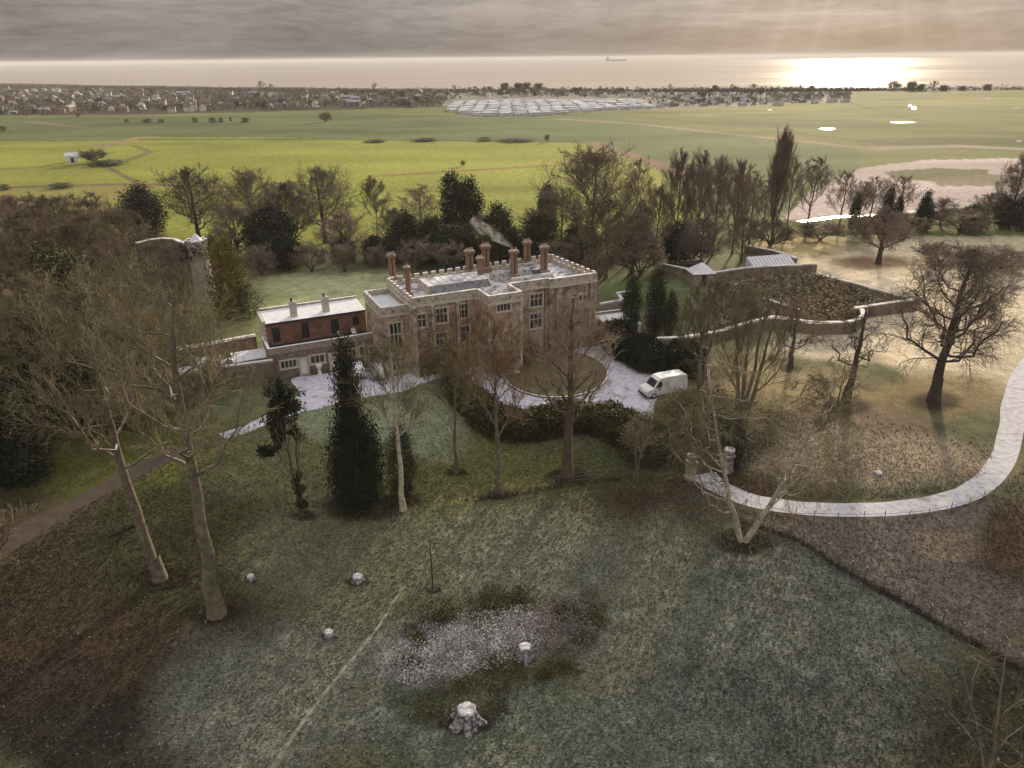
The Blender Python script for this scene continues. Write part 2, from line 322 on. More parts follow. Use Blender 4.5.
def zone(x, y):
    px, py = PJ(x, y)
    w = (vnoise(x, y, 9, 1) - .5) * .5 + (vnoise(x, y, 3.1, 2) - .5) * .3
    col = np.zeros((len(x), 4)); col[:, :3] = C_LAWN; col[:, 3] = .2
    jx = px + w * 6; jy = py + w * 2.0 * np.clip((py - 60) / 150, .2, 3)
    for P, c, fr in POLYS:
        k = inpoly(jx, jy, P); col[k, :3] = c; col[k, 3] = fr
    far = py < 262
    for P, wd_, c in LINES:
        g = [G(*p) for p in P]; best = np.full(len(x), 1e9)
        for a, b in zip(g, g[1:]):
            ax, ay = a; bx, by = b; L2 = (bx - ax) ** 2 + (by - ay) ** 2
            t = np.clip(((x - ax) * (bx - ax) + (y - ay) * (by - ay)) / L2, 0, 1)
            best = np.minimum(best, np.hypot(x - ax - t * (bx - ax), y - ay - t * (by - ay)))
        k = np.clip(1.4 - best / wd_, 0, 1)[:, None]
        col[:, :3] = col[:, :3] * (1 - k) + np.array(c) * k
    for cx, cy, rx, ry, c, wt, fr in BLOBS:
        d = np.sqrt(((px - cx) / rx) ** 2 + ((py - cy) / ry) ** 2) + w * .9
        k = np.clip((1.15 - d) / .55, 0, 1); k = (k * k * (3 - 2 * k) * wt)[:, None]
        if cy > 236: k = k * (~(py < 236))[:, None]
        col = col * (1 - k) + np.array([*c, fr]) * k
    for stage in (0, 1):
      if stage == 0:
       for P, c, fr, wt in POST:
        k = (inpoly(px + w * 10, py + w * 5, P) * wt)[:, None]; col = col * (1 - k) + np.array([*c, fr]) * k
      else:
       for cx, cy, rx, ry, c, wt, fr in POSTB:
        d = np.sqrt(((px - cx) / rx) ** 2 + ((py - cy) / ry) ** 2) + w * .9; k = np.clip((1.15 - d) / .6, 0, 1); k = (k * k * (3 - 2 * k) * wt)[:, None]; col = col * (1 - k) + np.array([*c, fr]) * k
    v = (vnoise(x, y, 22, 5) - .5) * .25 + (vnoise(x, y, 70, 6) - .5) * .22 * (py < 240) + (vnoise(x * .25, y, 14, 8) - .5) * .38 * (py < 200)
    col[:, :3] *= (1 + v)[:, None]
    return np.clip(col, 0.004, 1)

def gmat():
    m = bpy.data.materials.new('frosted_ground'); m.use_nodes = True; nt = m.node_tree; b = nt.nodes['Principled BSDF']
    b.inputs['Roughness'].default_value = .95; b.inputs['Specular IOR Level'].default_value = .05
    at = nt.nodes.new('ShaderNodeAttribute'); at.attribute_name = 'zone'
    geo = nt.nodes.new('ShaderNodeNewGeometry'); pos = geo.outputs['Position']
    a = noise(nt, mapping(nt, pos, (.8, 1.25, 1)), 5.5, 6, .78, .5); c = noise(nt, pos, .55, 6, .65, .4); e = noise(nt, pos, 16.0, 3, .7)
    k = mth(nt, 'ADD', mth(nt, 'MULTIPLY', a, 2.9), -.75); k = mth(nt, 'ADD', k, mth(nt, 'MULTIPLY', mth(nt, 'SUBTRACT', c, .5), 1.1))
    k = mth(nt, 'MAXIMUM', mth(nt, 'ADD', k, mth(nt, 'MULTIPLY', mth(nt, 'SUBTRACT', e, .5), .7)), .18)
    k = mth(nt, 'MULTIPLY', k, 1.36)
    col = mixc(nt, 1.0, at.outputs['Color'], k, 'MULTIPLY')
    fn = mth(nt, 'ADD', mth(nt, 'MULTIPLY', a, .62), mth(nt, 'MULTIPLY', c, .38))
    th = mth(nt, 'SUBTRACT', .66, mth(nt, 'MULTIPLY', at.outputs['Alpha'], .24))
    fr = mth(nt, 'MULTIPLY', mth(nt, 'SUBTRACT', fn, th), 6.0, clamp=True)
    fr = mth(nt, 'MULTIPLY', fr, mth(nt, 'MULTIPLY', at.outputs['Alpha'], .55))
    col = mixc(nt, fr, col, (.46, .48, .47))
    nt.links.new(col, b.inputs['Base Color'])
    bn = nt.nodes.new('ShaderNodeBump'); bn.inputs['Strength'].default_value = .8; bn.inputs['Distance'].default_value = .12
    nt.links.new(mth(nt, 'ADD', a, c), bn.inputs['Height']); nt.links.new(bn.outputs[0], b.inputs['Normal'])
    return m
ground_m = gmat()
def coast_y(px):   # photograph row of the shore
    return np.interp(px, [-400, 0, 130, 250, 400, 512, 640, 760, 900, 1024, 1500], [82.5, 83.5, 85.5, 87.5, 88.5, 89, 89.5, 89.5, 88, 87, 84])
na, nr = 640, 520
A = np.radians(np.linspace(-64, 64, na)); Rr = 12 * (1900 / 12) ** np.linspace(0, 1, nr)
X = (np.sin(A)[None, :] * Rr[:, None]).ravel(); Y = (np.cos(A)[None, :] * Rr[:, None]).ravel()
px_, py_ = PJ(X, Y)
w0 = (vnoise(X, Y, 60, 3) - .5) * 1.2
land = py_ - (coast_y(px_) + w0)
Zv = np.where(land > 0, 0.0, np.maximum(land * 2.0, -6.0))
idx = np.arange(na * nr).reshape(nr, na)
F = np.stack([idx[:-1, :-1], idx[:-1, 1:], idx[1:, 1:], idx[1:, :-1]], -1).reshape(-1, 4)[:, ::-1]
gm = raw_mesh('ground', np.stack([X, Y, Zv], 1), F, [ground_m])
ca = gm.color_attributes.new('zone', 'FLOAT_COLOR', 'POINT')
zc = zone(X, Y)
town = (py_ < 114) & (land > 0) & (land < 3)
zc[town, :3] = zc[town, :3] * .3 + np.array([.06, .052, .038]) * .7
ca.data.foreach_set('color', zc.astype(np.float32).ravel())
tag(link('ground', gm), kind='structure')

# sea
def seamat():
    m = bpy.data.materials.new('sea_water'); m.use_nodes = True; nt = m.node_tree; b = nt.nodes['Principled BSDF']
    geo = nt.nodes.new('ShaderNodeNewGeometry'); pos = geo.outputs['Position']
    b.inputs['Base Color'].default_value = (.42, .34, .28, 1)
    b.inputs['IOR'].default_value = 1.33; b.inputs['Specular IOR Level'].default_value = .16
    r = ramp(nt, noise(nt, mapping(nt, pos, (.0012, .006, 1)), 1.0, 4, .6), [(.35, (.10, .10, .10)), (.65, (.17, .17, .17))])
    nt.links.new(r, b.inputs['Roughness'])
    bn = nt.nodes.new('ShaderNodeBump'); bn.inputs['Strength'].default_value = .12; bn.inputs['Distance'].default_value = .6
    nt.links.new(noise(nt, mapping(nt, pos, (.05, .12, 1)), 1.0, 5, .6), bn.inputs['Height']); nt.links.new(bn.outputs[0], b.inputs['Normal'])
    return m
SEA_FAR = 8200
sea = raw_mesh('sea', [(-SEA_FAR, 500, -.6), (SEA_FAR, 500, -.6), (SEA_FAR, SEA_FAR, -.6), (-SEA_FAR, SEA_FAR, -.6)], [(0, 1, 2, 3)], [seamat()])
tag(link('sea', sea), kind='structure')

def smooth_poly(P, n=6):
    "Catmull-Rom through closed points"
    out = []; L = len(P)
    for i in range(L):
        p0, p1, p2, p3 = [np.array(P[(i + k) % L], float) for k in (-1, 0, 1, 2)]
        for t in np.linspace(0, 1, n, endpoint=False):
            out.append(tuple(.5 * ((2 * p1) + (-p0 + p2) * t + (2 * p0 - 5 * p1 + 4 * p2 - p3) * t * t + (-p0 + 3 * p1 - 3 * p2 + p3) * t ** 3)))
    return out
def sheet(name, pts, z, mat, kind='structure', smooth=True, pix=True):
    P = [G(*p) for p in pts] if pix else pts
    if smooth: P = smooth_poly(P)
    me = raw_mesh(name, [(x, y, z) for x, y in P], [tuple(range(len(P)))], [mat])
    if me.polygons[0].normal.z < 0: me.flip_normals()
    return tag(link(name, me), kind=kind)
def ribbon_pts(pix, w):
    g = [np.array(G(*p)) for p in pix]
    S = []
    for i in range(len(g) - 1):
        p0 = g[max(i - 1, 0)]; p1 = g[i]; p2 = g[i + 1]; p3 = g[min(i + 2, len(g) - 1)]
        for t in np.linspace(0, 1, 8, endpoint=(i == len(g) - 2)):
            S.append(.5 * ((2 * p1) + (-p0 + p2) * t + (2 * p0 - 5 * p1 + 4 * p2 - p3) * t * t + (-p0 + 3 * p1 - 3 * p2 + p3) * t ** 3))
    S = np.array(S); T = np.gradient(S, axis=0); T /= np.linalg.norm(T, axis=1)[:, None]; Nn = np.stack([-T[:, 1], T[:, 0]], 1)
    ww = np.interp(np.linspace(0, 1, len(S)), np.linspace(0, 1, len(w)), w)[:, None] / 2
    rag = 1 + .03 * np.sin(np.arange(len(S)) * .9)[:, None]
    return S, S + Nn * ww * rag, S - Nn * ww
def ribbon(name, pix, w, z, mat, kind='structure'):
    S, A_, B_ = ribbon_pts(pix, w); n = len(S)
    V = [(*p, z) for p in A_] + [(*p, z) for p in B_]
    me = raw_mesh(name, V, [(i, n + i, n + i + 1, i + 1) for i in range(n - 1)], [mat])
    if me.polygons[0].normal.z < 0: me.flip_normals()
    return tag(link(name, me), kind=kind)
# drives and paths
sheet('forecourt', [(292, 379), (322, 374), (352, 369), (392, 366), (425, 362), (470, 362), (520, 356), (560, 350), (600, 346), (622, 352), (648, 368), (668, 383), (655, 402), (652, 422), (636, 420), (610, 412), (580, 406), (545, 407), (512, 410), (492, 408), (470, 384), (450, 376), (425, 383), (400, 392), (372, 396), (345, 401), (318, 408), (302, 406), (300, 392)], .006, drive_m)
ribbon('path', [(310, 402), (285, 412), (262, 422), (240, 431), (215, 438)], [5.0, 2.6, 1.9, 1.7, 1.6], .010, drive_m)
track_m = material('muddy_track', (.075, .055, .042), (.045, .035, .028), 1.2, .95, bump=.4)
ribbon('track', [(222, 436), (180, 452), (130, 475), (80, 505), (30, 530), (-60, 575)], [1.6, 2.2, 2.8, 3.2, 3.4, 4], .014, track_m)
island_m = material('island_grass', (.15, .15, .075), (.085, .072, .038), 1.3, .95, bump=.5, mottled=((.11, .06, .03), .5, .5, .65))
ribbon('drive', [(703, 474), (707, 478), (712, 482), (718, 486), (750, 500), (800, 508), (850, 510), (900, 508), (948, 500), (980, 486), (1002, 461), (1011, 430), (1016, 398), (1034, 362), (1075, 325), (1150, 295)],
       [2.6, 2.5, 2.4, 2.3, 2.2, 2.1, 2.1, 2.1, 2.1, 2.1, 2.1, 2.2, 2.4, 2.7, 3.0, 3.0], .018, drive_l)
foot_m = material('trodden_frosty_grass', (.25, .26, .235), (.13, .135, .11), 3.5, .95, bump=.3, mottled=((.105, .11, .065), 1.6, .44, .60))
ribbon('footpath', [(466, 516), (450, 532), (425, 562), (400, 592), (378, 627), (345, 668), (310, 712), (272, 768), (240, 820)], [.16, .22, .16, .22, .20, .26, .20, .28, .24], .006, foot_m)
def water_m():
    m = bpy.data.materials.new('still_water'); m.use_nodes = True; b = m.node_tree.nodes['Principled BSDF']
    b.inputs['Base Color'].default_value = (.25, .22, .2, 1); b.inputs['Roughness'].default_value = .18; return m
wat = water_m()
ribbon('river', [(800, 222), (838, 217), (880, 215), (930, 210), (985, 204), (1040, 199)], [2.0, 2.2, 2.4, 2.6, 2.2, 2.2], .03, wat)
for k, (x, y, a, b_) in enumerate([(903, 122.3, 13, 1.1), (827, 128.8, 8, 1.1), (914, 108, 3, 2), (910, 105.5, 2, 1.4), (988, 99, 3.4, .9), (1017, 107.5, 6, .8), (846, 97, 4, .7), (1019, 141, 3, 1.2), (770, 110, 2, .6)]):
    sheet('pond' if k < 2 else 'puddle', [(x + a * cos(t) * (1 + .2 * sin(3 * t)), y + b_ * sin(t)) for t in np.linspace(0, 2 * pi, 9)[:-1]], .03, wat)

# ------------------------------------------------------------------ bare trees
rng = np.random.default_rng(3)
def nrm(v): return v / (np.linalg.norm(v, axis=-1, keepdims=True) + 1e-9)
def bez(B, t):
    t = t[..., None]; return (1 - t) ** 2 * B['p0'][:, None] + 2 * t * (1 - t) * B['c'][:, None] + t ** 2 * B['p1'][:, None]
def tess(B, n, jit=0.0):
    t = np.linspace(0, 1, n + 1)[None].repeat(len(B['p0']), 0); P = bez(B, t)
    if jit:
        L = np.linalg.norm(B['p1'] - B['p0'], axis=1)[:, None, None]
        J = rng.normal(0, 1, P.shape) * L * jit; J[:, 0] = 0; P = P + J
    R = B['r0'][:, None] * (1 - t) + B['r1'][:, None] * t
    return P[:, :-1].reshape(-1, 3), P[:, 1:].reshape(-1, 3), R[:, :-1].ravel(), R[:, 1:].ravel()
def tubes(segs, sides):
    p0 = np.concatenate([s[0] for s in segs]); p1 = np.concatenate([s[1] for s in segs]); r0 = np.concatenate([s[2] for s in segs]); r1 = np.concatenate([s[3] for s in segs])
    d = nrm(p1 - p0); a = nrm(np.cross(d, np.where(np.abs(d[:, 2:3]) > .9, np.array([[1., 0, 0]]), np.array([[0., 0, 1]])))); b = np.cross(d, a)
    th = np.arange(sides) * 2 * pi / sides
    ring = a[:, None] * np.cos(th)[None, :, None] + b[:, None] * np.sin(th)[None, :, None]
    V = np.concatenate([p0[:, None] + ring * r0[:, None, None], (p1 + d * r1[:, None] * .3)[:, None] + ring * r1[:, None, None]], 1)
    n = len(p0); o = (np.arange(n) * 2 * sides)[:, None]; i = np.arange(sides); j = (i + 1) % sides
    F = np.stack([o + i, o + j, o + sides + j, o + sides + i], -1).reshape(-1, 4)
    return V.reshape(-1, 3), F
def kids(B, k, ratio, spread, up, twig, tmin=.2, rfac=.55, droop=0.0, taper=.40):
    n = len(B['p0']); t = np.clip((np.arange(k)[None] + rng.uniform(.1, .9, (n, k))) / k * (1 - tmin) + tmin, 0, 1)
    S = bez(B, t); e = .05; T = nrm(bez(B, np.clip(t + e, 0, 1)) - bez(B, np.clip(t - e, 0, 1)))
    L0 = np.linalg.norm(B['p1'] - B['p0'], axis=1)[:, None]
    R = rng.normal(0, 1, S.shape); R = nrm(R - T * (R * T).sum(-1, keepdims=True))
    a = np.radians(rng.normal(spread, 9, t.shape))[..., None]
    D = nrm(T * np.cos(a) + R * np.sin(a) + np.array([0, 0, up]))
    L = (L0 * ratio * (1.15 - taper * t) * rng.uniform(.65, 1.25, t.shape))[..., None]
    r = (B['r0'][:, None] * (1 - t) + B['r1'][:, None] * t) * rfac
    P1 = S + D * L; P1[..., 2] -= droop * L[..., 0]
    C = S + nrm(T * .5 + D) * L * .5
    f3 = lambda q: q.reshape(-1, 3)
    r0 = np.maximum(r.ravel(), twig); return dict(p0=f3(S), c=f3(C), p1=f3(P1), r0=r0, r1=np.maximum(r0 * .35, twig * .8))
def bare(H=20., W=14., tr=.45, h0=.3, n=(14, 9, 7, 5), twig=.022, up=.25, droop=0., top=.9, stems=1, splay=0.0, spread=42, ratio=.46, gnarl=.02, phi=(100, 8), limb_up=.35, sides=(8, 5, 3), spread1=1.0):
    SEG = {0: [], 1: []}; lim = []
    for s in range(stems):
        az = 2 * pi * (s + rng.uniform(-.2, .2)) / stems; off = splay * W * .5
        tip = np.array([cos(az) * off, sin(az) * off, H * top]) if stems > 1 else np.array([rng.normal(0, .02) * H, rng.normal(0, .02) * H, H * top])
        base = np.array([cos(az), sin(az), 0]) * (tr * .8 if stems > 1 else 0)
        kx = .60 if splay > .5 and stems < 4 else .28; c = np.array([tip[0] * kx, tip[1] * kx, H * (.36 if kx > .5 else .42)]) + rng.normal(0, .012, 3) * H
        T = dict(p0=base[None], c=c[None], p1=tip[None], r0=np.array([tr]), r1=np.array([tr * .16]))
        if stems == 1:
            flare = dict(p0=base[None] - [[0, 0, .1]], c=base[None] + [[0, 0, tr * .7]], p1=base[None] + [[0, 0, tr * 4.5]], r0=np.array([tr * 1.4]), r1=np.array([tr * .86]))
            SEG[0].append(tess(flare, 3))
        SEG[0].append(tess(T, 10, .004))
        n1 = n[0] if stems == 1 else max(3, n[0] // stems)
        t = h0 + (1 - h0) * ((np.arange(n1) + rng.uniform(0, .8, n1)) / n1) ** .85; t = np.clip(t, 0, 1)
        ze = t; S = bez(T, t[None])[0]
        ph = np.radians(np.interp((t - h0) / (1 - h0), [0, 1], phi)) + rng.normal(0, .12, n1); azs = np.arange(n1) * 2.4 + rng.uniform(0, .8, n1) + s * 1.3
        if stems > 1: azs = az + rng.normal(0, 1.1, n1)
        zc_ = H * (h0 * .6 + 1) / 2; hz = H * (1 - h0 * .6) / 2
        dv = np.stack([np.sin(ph) * np.cos(azs), np.sin(ph) * np.sin(azs), np.cos(ph)], 1)
        tg = dv * np.array([W / 2, W / 2, hz]) * rng.uniform(.72, 1.02, n1)[:, None] * .86 + np.array([0, 0, zc_])
        tg[:, 2] = np.maximum(tg[:, 2], S[:, 2] - .12 * H * (droop > 0) - .03 * H)
        L = np.linalg.norm(tg - S, axis=1)[:, None]
        ou = nrm(np.stack([dv[:, 0], dv[:, 1], np.full(n1, limb_up)], 1))
        rr = (tr * (1 - t) + tr * .16 * t) * .40
        lim.append(dict(p0=S, c=S + ou * L * .5 + rng.normal(0, .03, S.shape) * L, p1=tg, r0=np.maximum(rr, twig * 2), r1=np.maximum(rr * .25, twig)))
    B1 = {k: np.concatenate([l[k] for l in lim]) for k in lim[0]}
    SEG[0].append(tess(B1, 7, gnarl))
    B2 = kids(B1, n[1], ratio * 1.05, spread, up, twig, .12, droop=droop * .5)
    SEG[1].append(tess(B2, 4, gnarl * 1.2))
    B3 = kids(B2, n[2], ratio * 1.15, spread, up, twig * .8, .1, droop=droop)
    SEG[1].append(tess(B3, 3, gnarl * 1.6))
    tips = B3
    if n[3]:
        B4 = kids(B3, n[3], ratio * 1.15, spread * .85, up * .8, twig * .6, .05, droop=droop)
        SEG[1].append(tess(B4, 2, .04)); tips = B4
    V0, F0 = tubes(SEG[0], sides[0]); V1, F1 = tubes(SEG[1], 3)
    return (V0, F0), (V1, F1), tips
def leaves(P, size, n, jit, flat=.5):
    "n leaf quads round each of the points P"
    C = np.repeat(P, n, 0) + rng.normal(0, 1, (len(P) * n, 3)) * jit
    a = nrm(rng.normal(0, 1, C.shape)); b = nrm(np.cross(a, rng.normal(0, 1, C.shape)))
    s = (size * rng.uniform(.5, 1.3, len(C)))[:, None]
    V = np.stack([C - a * s * .5, C + b * s * .32, C + a * s * .5, C - b * s * .32], 1).reshape(-1, 3)
    return V, np.arange(len(V)).reshape(-1, 4)
bark_grey = material('grey_bark', (.20, .165, .13), (.085, .066, .05), 2.5, .9, bump=.6, snow=(.35, 2, .46), mottled=((.10, .11, .05), .7, .5, .7))
bark_dark = material('dark_bark', (.085, .065, .05), (.04, .03, .024), 2.5, .9, bump=.6, snow=(.25, 2, .5))
bark_birch = material('birch_bark', (.50, .46, .38), (.26, .22, .17), 2.5, .9, mottled=((.10, .085, .06), .8, .56, .68))
bark_brown = material('brown_bark', (.135, .10, .078), (.065, .048, .037), 2.5, .9, bump=.6)
tw_olive = material('olive_twigs', (.205, .175, .10), (.09, .076, .044), .35, .9, vary=True)
tw_brown = material('brown_twigs', (.27, .205, .15), (.125, .095, .07), .35, .9, vary=True)
tw_purple = material('purple_brown_twigs', (.275, .20, .165), (.13, .095, .08), .35, .9, vary=True)
tw_dark = material('dark_twigs', (.15, .115, .09), (.08, .06, .048), .6, .9, vary=True)
tw_pink = material('pinkish_twigs', (.29, .225, .175), (.145, .112, .088), .5, .9, vary=True)
tw_rust = material('rusty_twigs', (.30, .20, .11), (.15, .095, .055), .6, .9, vary=True)
tw_deep = material('deep_olive_brown_twigs', (.17, .13, .085), (.075, .056, .038), .4, .9, vary=True)
leaf_rust = material('dead_beech_leaves', (.30, .18, .08), (.15, .09, .04), 1.0, .9)
leaf_dark = material('dark_evergreen_leaves', (.022, .028, .013), (.007, .009, .005), .8, .8, vary=True)
leaf_olive = material('olive_evergreen_leaves', (.10, .095, .036), (.034, .034, .014), .6, .85, vary=True)
leaf_gold = material('golden_conifer_leaves', (.21, .165, .035), (.08, .07, .018), .7, .85)
leaf_mid = material('mid_green_leaves', (.050, .058, .026), (.014, .018, .009), .7, .85, vary=True)
leaf_frost = material('frosted_bramble', (.56, .54, .57), (.22, .20, .20), 1.2, .9)
PROTO = {}
def proto(key, maker): 
    if key not in PROTO: PROTO[key] = maker()
    return PROTO[key]
KINDS = {
 'deep': (dict(H=18, W=13, tr=.34, h0=.15, n=(24, 10, 8, 5), twig=.026, up=.25, limb_up=.7, phi=(105, 4)), bark_brown, tw_deep, 3),
 'ash':   (dict(H=20, W=13, tr=.42, h0=.38, n=(20, 11, 8, 6), up=.3), bark_grey, tw_olive, 2),
 'woods': (dict(H=18, W=13, tr=.34, h0=.2, n=(20, 9, 7, 5), twig=.026, up=.22), bark_grey, tw_olive, 3),
 'oak':   (dict(H=16, W=16, tr=.5, h0=.16, n=(24, 10, 8, 5), twig=.024, up=.12, gnarl=.035, spread=48, phi=(98, 4)), bark_dark, tw_dark, 2),
 'lime':  (dict(H=18, W=13, tr=.35, h0=.10, n=(27, 10, 8, 5), twig=.024, up=.22, limb_up=.8, phi=(110, 4)), bark_brown, tw_brown, 3),
 'purple':(dict(H=18, W=11, tr=.3, h0=.10, n=(27, 10, 8, 5), twig=.024, up=.35, limb_up=1.0, spread=38, phi=(110, 4)), bark_brown, tw_purple, 3),
 'poplar':(dict(H=22, W=4.5, tr=.35, h0=.06, n=(44, 9, 7, 5), twig=.024, up=.7, limb_up=2.2, spread=24, phi=(80, 5), top=.97), bark_brown, tw_brown, 1),
 'slim':  (dict(H=18, W=7, tr=.22, h0=.25, n=(18, 9, 7, 4), twig=.022, up=.3, limb_up=.7, spread=40), bark_brown, tw_brown, 3),
 'birch': (dict(H=16, W=8, tr=.2, h0=.3, n=(20, 10, 8, 5), twig=.02, up=.3, limb_up=.9, spread=38), bark_birch, tw_olive, 2),
 'shrub': (dict(H=5, W=7, tr=.10, h0=.1, n=(30, 9, 7, 5), twig=.022, stems=6, splay=.75, up=.2, limb_up=.4), bark_brown, tw_brown, 3),
 'pinkshrub': (dict(H=5, W=7, tr=.10, h0=.1, n=(30, 9, 7, 5), twig=.022, stems=5, splay=.75, up=.1, limb_up=.3), bark_brown, tw_pink, 2),
}
def tree_meshes(kind, var):
    p, mb, mt, _ = KINDS[kind]
    def mk():
        (V0, F0), (V1, F1), tips = bare(**p)
        return raw_mesh('trunk', V0, F0, [mb], smooth=True), raw_mesh('crown', V1, F1, [mt])
    return proto((kind, var), mk)
CNT = {}
def bare_tree(px, py, top, w, kind, label, group='bare trees of the park', name='bare_tree', cat='tree'):
    p, mb, mt, nv = KINDS[kind]; CNT[kind] = CNT.get(kind, -1) + 1
    tm, cm = tree_meshes(kind, CNT[kind] % nv)
    x, y = G(px, py); H = height(px, py, top); W = w * mpp(px, py) 
    r = empty(name, (x, y, 0), random.uniform(0, 6.28)); r.scale = (W / p['W'], W / p['W'], H / p['H'])
    tag(r, label, cat, group)
    link('trunk', tm, r); link('crown', cm, r)
    return r
def hero(px, py, top, w, p, mb, mt, label, rz=0, name='bare_tree', leafy=None, group='bare trees of the park', extra=None):
    x, y = G(px, py); H = height(px, py, top); W = w * mpp(px, py)
    (V0, F0), (V1, F1), tips = bare(H=H, W=W, **p)
    r = empty(name, (x, y, 0), rz); tag(r, label, 'tree', group)
    link('trunk', raw_mesh('trunk', V0, F0, [mb], smooth=True), r)
    link('crown', raw_mesh('crown', V1, F1, [mt]), r)
    if leafy:
        mat, size, frac, n, jit = leafy
        P = tips['p1']; P = P[rng.random(len(P)) < frac]
        V, F = leaves(P, size, n, jit); link('foliage', raw_mesh('foliage', V, F, [mat]), r)
    return r, H, W
# evergreens: clumps of small leaves through the crown
def evergreen_mesh(H, W, prof, n, size, lean=0, clump=.10, mat=None, seed=0, per=26):
    "prof: (height fraction, radius fraction) pairs"
    h = rng.uniform(prof[0][0], prof[-1][0], n * 3); R = np.interp(h, [a for a, b in prof], [b for a, b in prof])
    keep = rng.random(len(h)) < (.15 + R); h = h[keep][:n]; R = R[keep][:n]; n = len(h)
    a = rng.uniform(0, 2 * pi, n); lob = 1 + .16 * np.sin(a * 3 + h * 9) + .12 * np.sin(a * 5 - h * 14) + rng.normal(0, .07, n)
    rr = R * W / 2 * lob * rng.uniform(.2, 1, n) ** .5
    C = np.stack([np.cos(a) * rr, np.sin(a) * rr, h * H], 1)
    V, F = leaves(C, size, per, np.array([clump, clump, clump * .8]) * W)
    return raw_mesh('crown', V, F, [mat])
PR = dict(
 round=[(.04, .45), (.15, .85), (.4, 1), (.7, .85), (.9, .5), (1, .15)],
 cone=[(.04, .7), (.15, 1), (.35, .92), (.6, .6), (.8, .34), (1, .05)],
 slender=[(.05, .55), (.1, .9), (.22, 1), (.38, .88), (.5, .6), (.6, .30), (.8, .24), (1, .05)],
 column=[(.05, .7), (.2, .95), (.5, 1), (.8, .75), (.93, .45), (1, .12)],
 top=[(.38, .3), (.5, .8), (.7, 1), (.88, .8), (1, .25)])
def evergreen(px, py, top, w, prof, mat, label, name='evergreen_tree', n=150, size=.5, per=26, cat='tree', group=None, trunk=.25, key=None):
    x, y = G(px, py); H = height(px, py, top); W = w * mpp(px, py)
    r = empty(name, (x, y, 0), random.uniform(0, 6.28)); tag(r, label, cat, group)
    k = (prof, mat.name, n, size)
    me, H0, W0 = proto(('ev', k, key), lambda: (evergreen_mesh(10, 6, PR[prof], n, size, mat=mat, per=per), 10, 6))
    c = link('crown', me, r); c.scale = (W / W0, W / W0, H / H0)
    mb = MB().cyl(0, 0, 0, H * .8, trunk, trunk * .4, 7); mb.build('trunk', bark_dark, r)
    return r

# ------------------------------------------------------------------ the manor house (local axes: a along the front, b to the back)
TH = RD(25); MO = np.array([-11.8, 82.9]); MU = np.array([cos(TH), sin(TH)]); MV = np.array([-sin(TH), cos(TH)])
def loc(px, py, z=0.):
    d = np.array(G(px, py, z)) - MO; return float(d @ MU), float(d @ MV)
def w2(a, b): p = MO + a * MU + b * MV; return float(p[0]), float(p[1])
def hit(px, py, p, q):
    "where the sight line meets the facade p-q: distance along it and height"
    P = np.array(w2(*p)); Q = np.array(w2(*q)); D = (Q - P) / np.linalg.norm(Q - P); nn = np.array([D[1], -D[0]])
    d = f_ + r_ * (px - 512) / FPX - u_ * (py - 384) / FPX
    t = (P @ nn) / (d[:2] @ nn); h = d * t
    return float((h[:2] - P) @ D), float(h[2] + CAM_H)
manor = empty('manor_house', (MO[0], MO[1], 0), TH)
tag(manor, 'long castellated stone manor house with brick chimneys and a snowy roof', 'house')
def window(kind, p, q, hole, lights, parent, transom=True, frame_mat=None, surround=True, name='window', label=None, pane_mat=None, depth=.2):
    s0, s1, z0, z1 = hole; dx, dy = q[0] - p[0], q[1] - p[1]; l = math.hypot(dx, dy); dx /= l; dy /= l; nx, ny = dy, -dx
    P = lambda s, d: (p[0] + dx * s + nx * d, p[1] + dy * s + ny * d)
    fm = frame_mat or trim
    mb = MB(); a = P(s0, -depth + .03); b = P(s1, -depth + .03)
    mb.add([(*a, z0), (*b, z0), (*b, z1), (*a, z1)], [(0, 1, 2, 3)])
    pane = mb.build(name, pane_mat or glass, parent)
    if label: pane['label'] = label
    fb = MB(); w = .09
    def bar(sa, sb, za, zb, d0=-.17, d1=-.02):
        c = [P(sa, d1), P(sb, d1), P(sb, d0), P(sa, d0)]
        fb.add([(x, y, z) for z in (za, zb) for x, y in c], [(3, 2, 1, 0), (4, 5, 6, 7), (0, 1, 5, 4), (1, 2, 6, 5), (2, 3, 7, 6), (3, 0, 4, 7)])
    for i in range(lights + 1):
        s = s0 + (s1 - s0) * i / lights; bar(max(s0, s - w / 2) if i else s0 + .003, min(s1, s + w / 2) if i < lights else s1 - .003, z0 + .003, z1 - .003, -.17, -.03)
    zs = [z0 + w / 2, z1 - w / 2] + ([z0 + (z1 - z0) * .62] if transom else [])
    for z in zs: bar(s0 + .01, s1 - .01, z - w / 2, z + w / 2, -.165, -.035)
    if surround:
        t = .17
        bar(s0 - t, s0 + .002, z0 - .002, z1 + .002, -.02, .05); bar(s1 - .002, s1 + t, z0 - .002, z1 + .002, -.02, .05)
        bar(s0 - t - .06, s1 + t + .06, z1, z1 + t, -.02, .07); bar(s0 - t - .06, s1 + t + .06, z0 - .13, z0, -.02, .11)
    fb.build('frame', fm, pane)
    return pane
PF = {}
F1 = ((0, 0), (8.45, 0)); FP = ((8.45, -3.4), (12.9, -3.4)); FM = ((12.9, .3), (18.4, .3)); FR = ((18.4, -.3), (25.3, -.3))
FPL = ((8.45, 0), (8.45, -3.4)); FPR = ((12.9, -3.4), (12.9, .3)); FS = ((18.4, .3), (18.4, -.3))
BRc, BLc = (24.5, 11.0), (-.2, 9.5)
RE = ((25.3, -.3), BRc); BE = (BRc, BLc); LE = (BLc, (0, 0))
def hole(px, py, seg, w, h):
    s, z = hit(px, py, *seg); return [s - w / 2, s + w / 2, z - h / 2, z + h / 2]
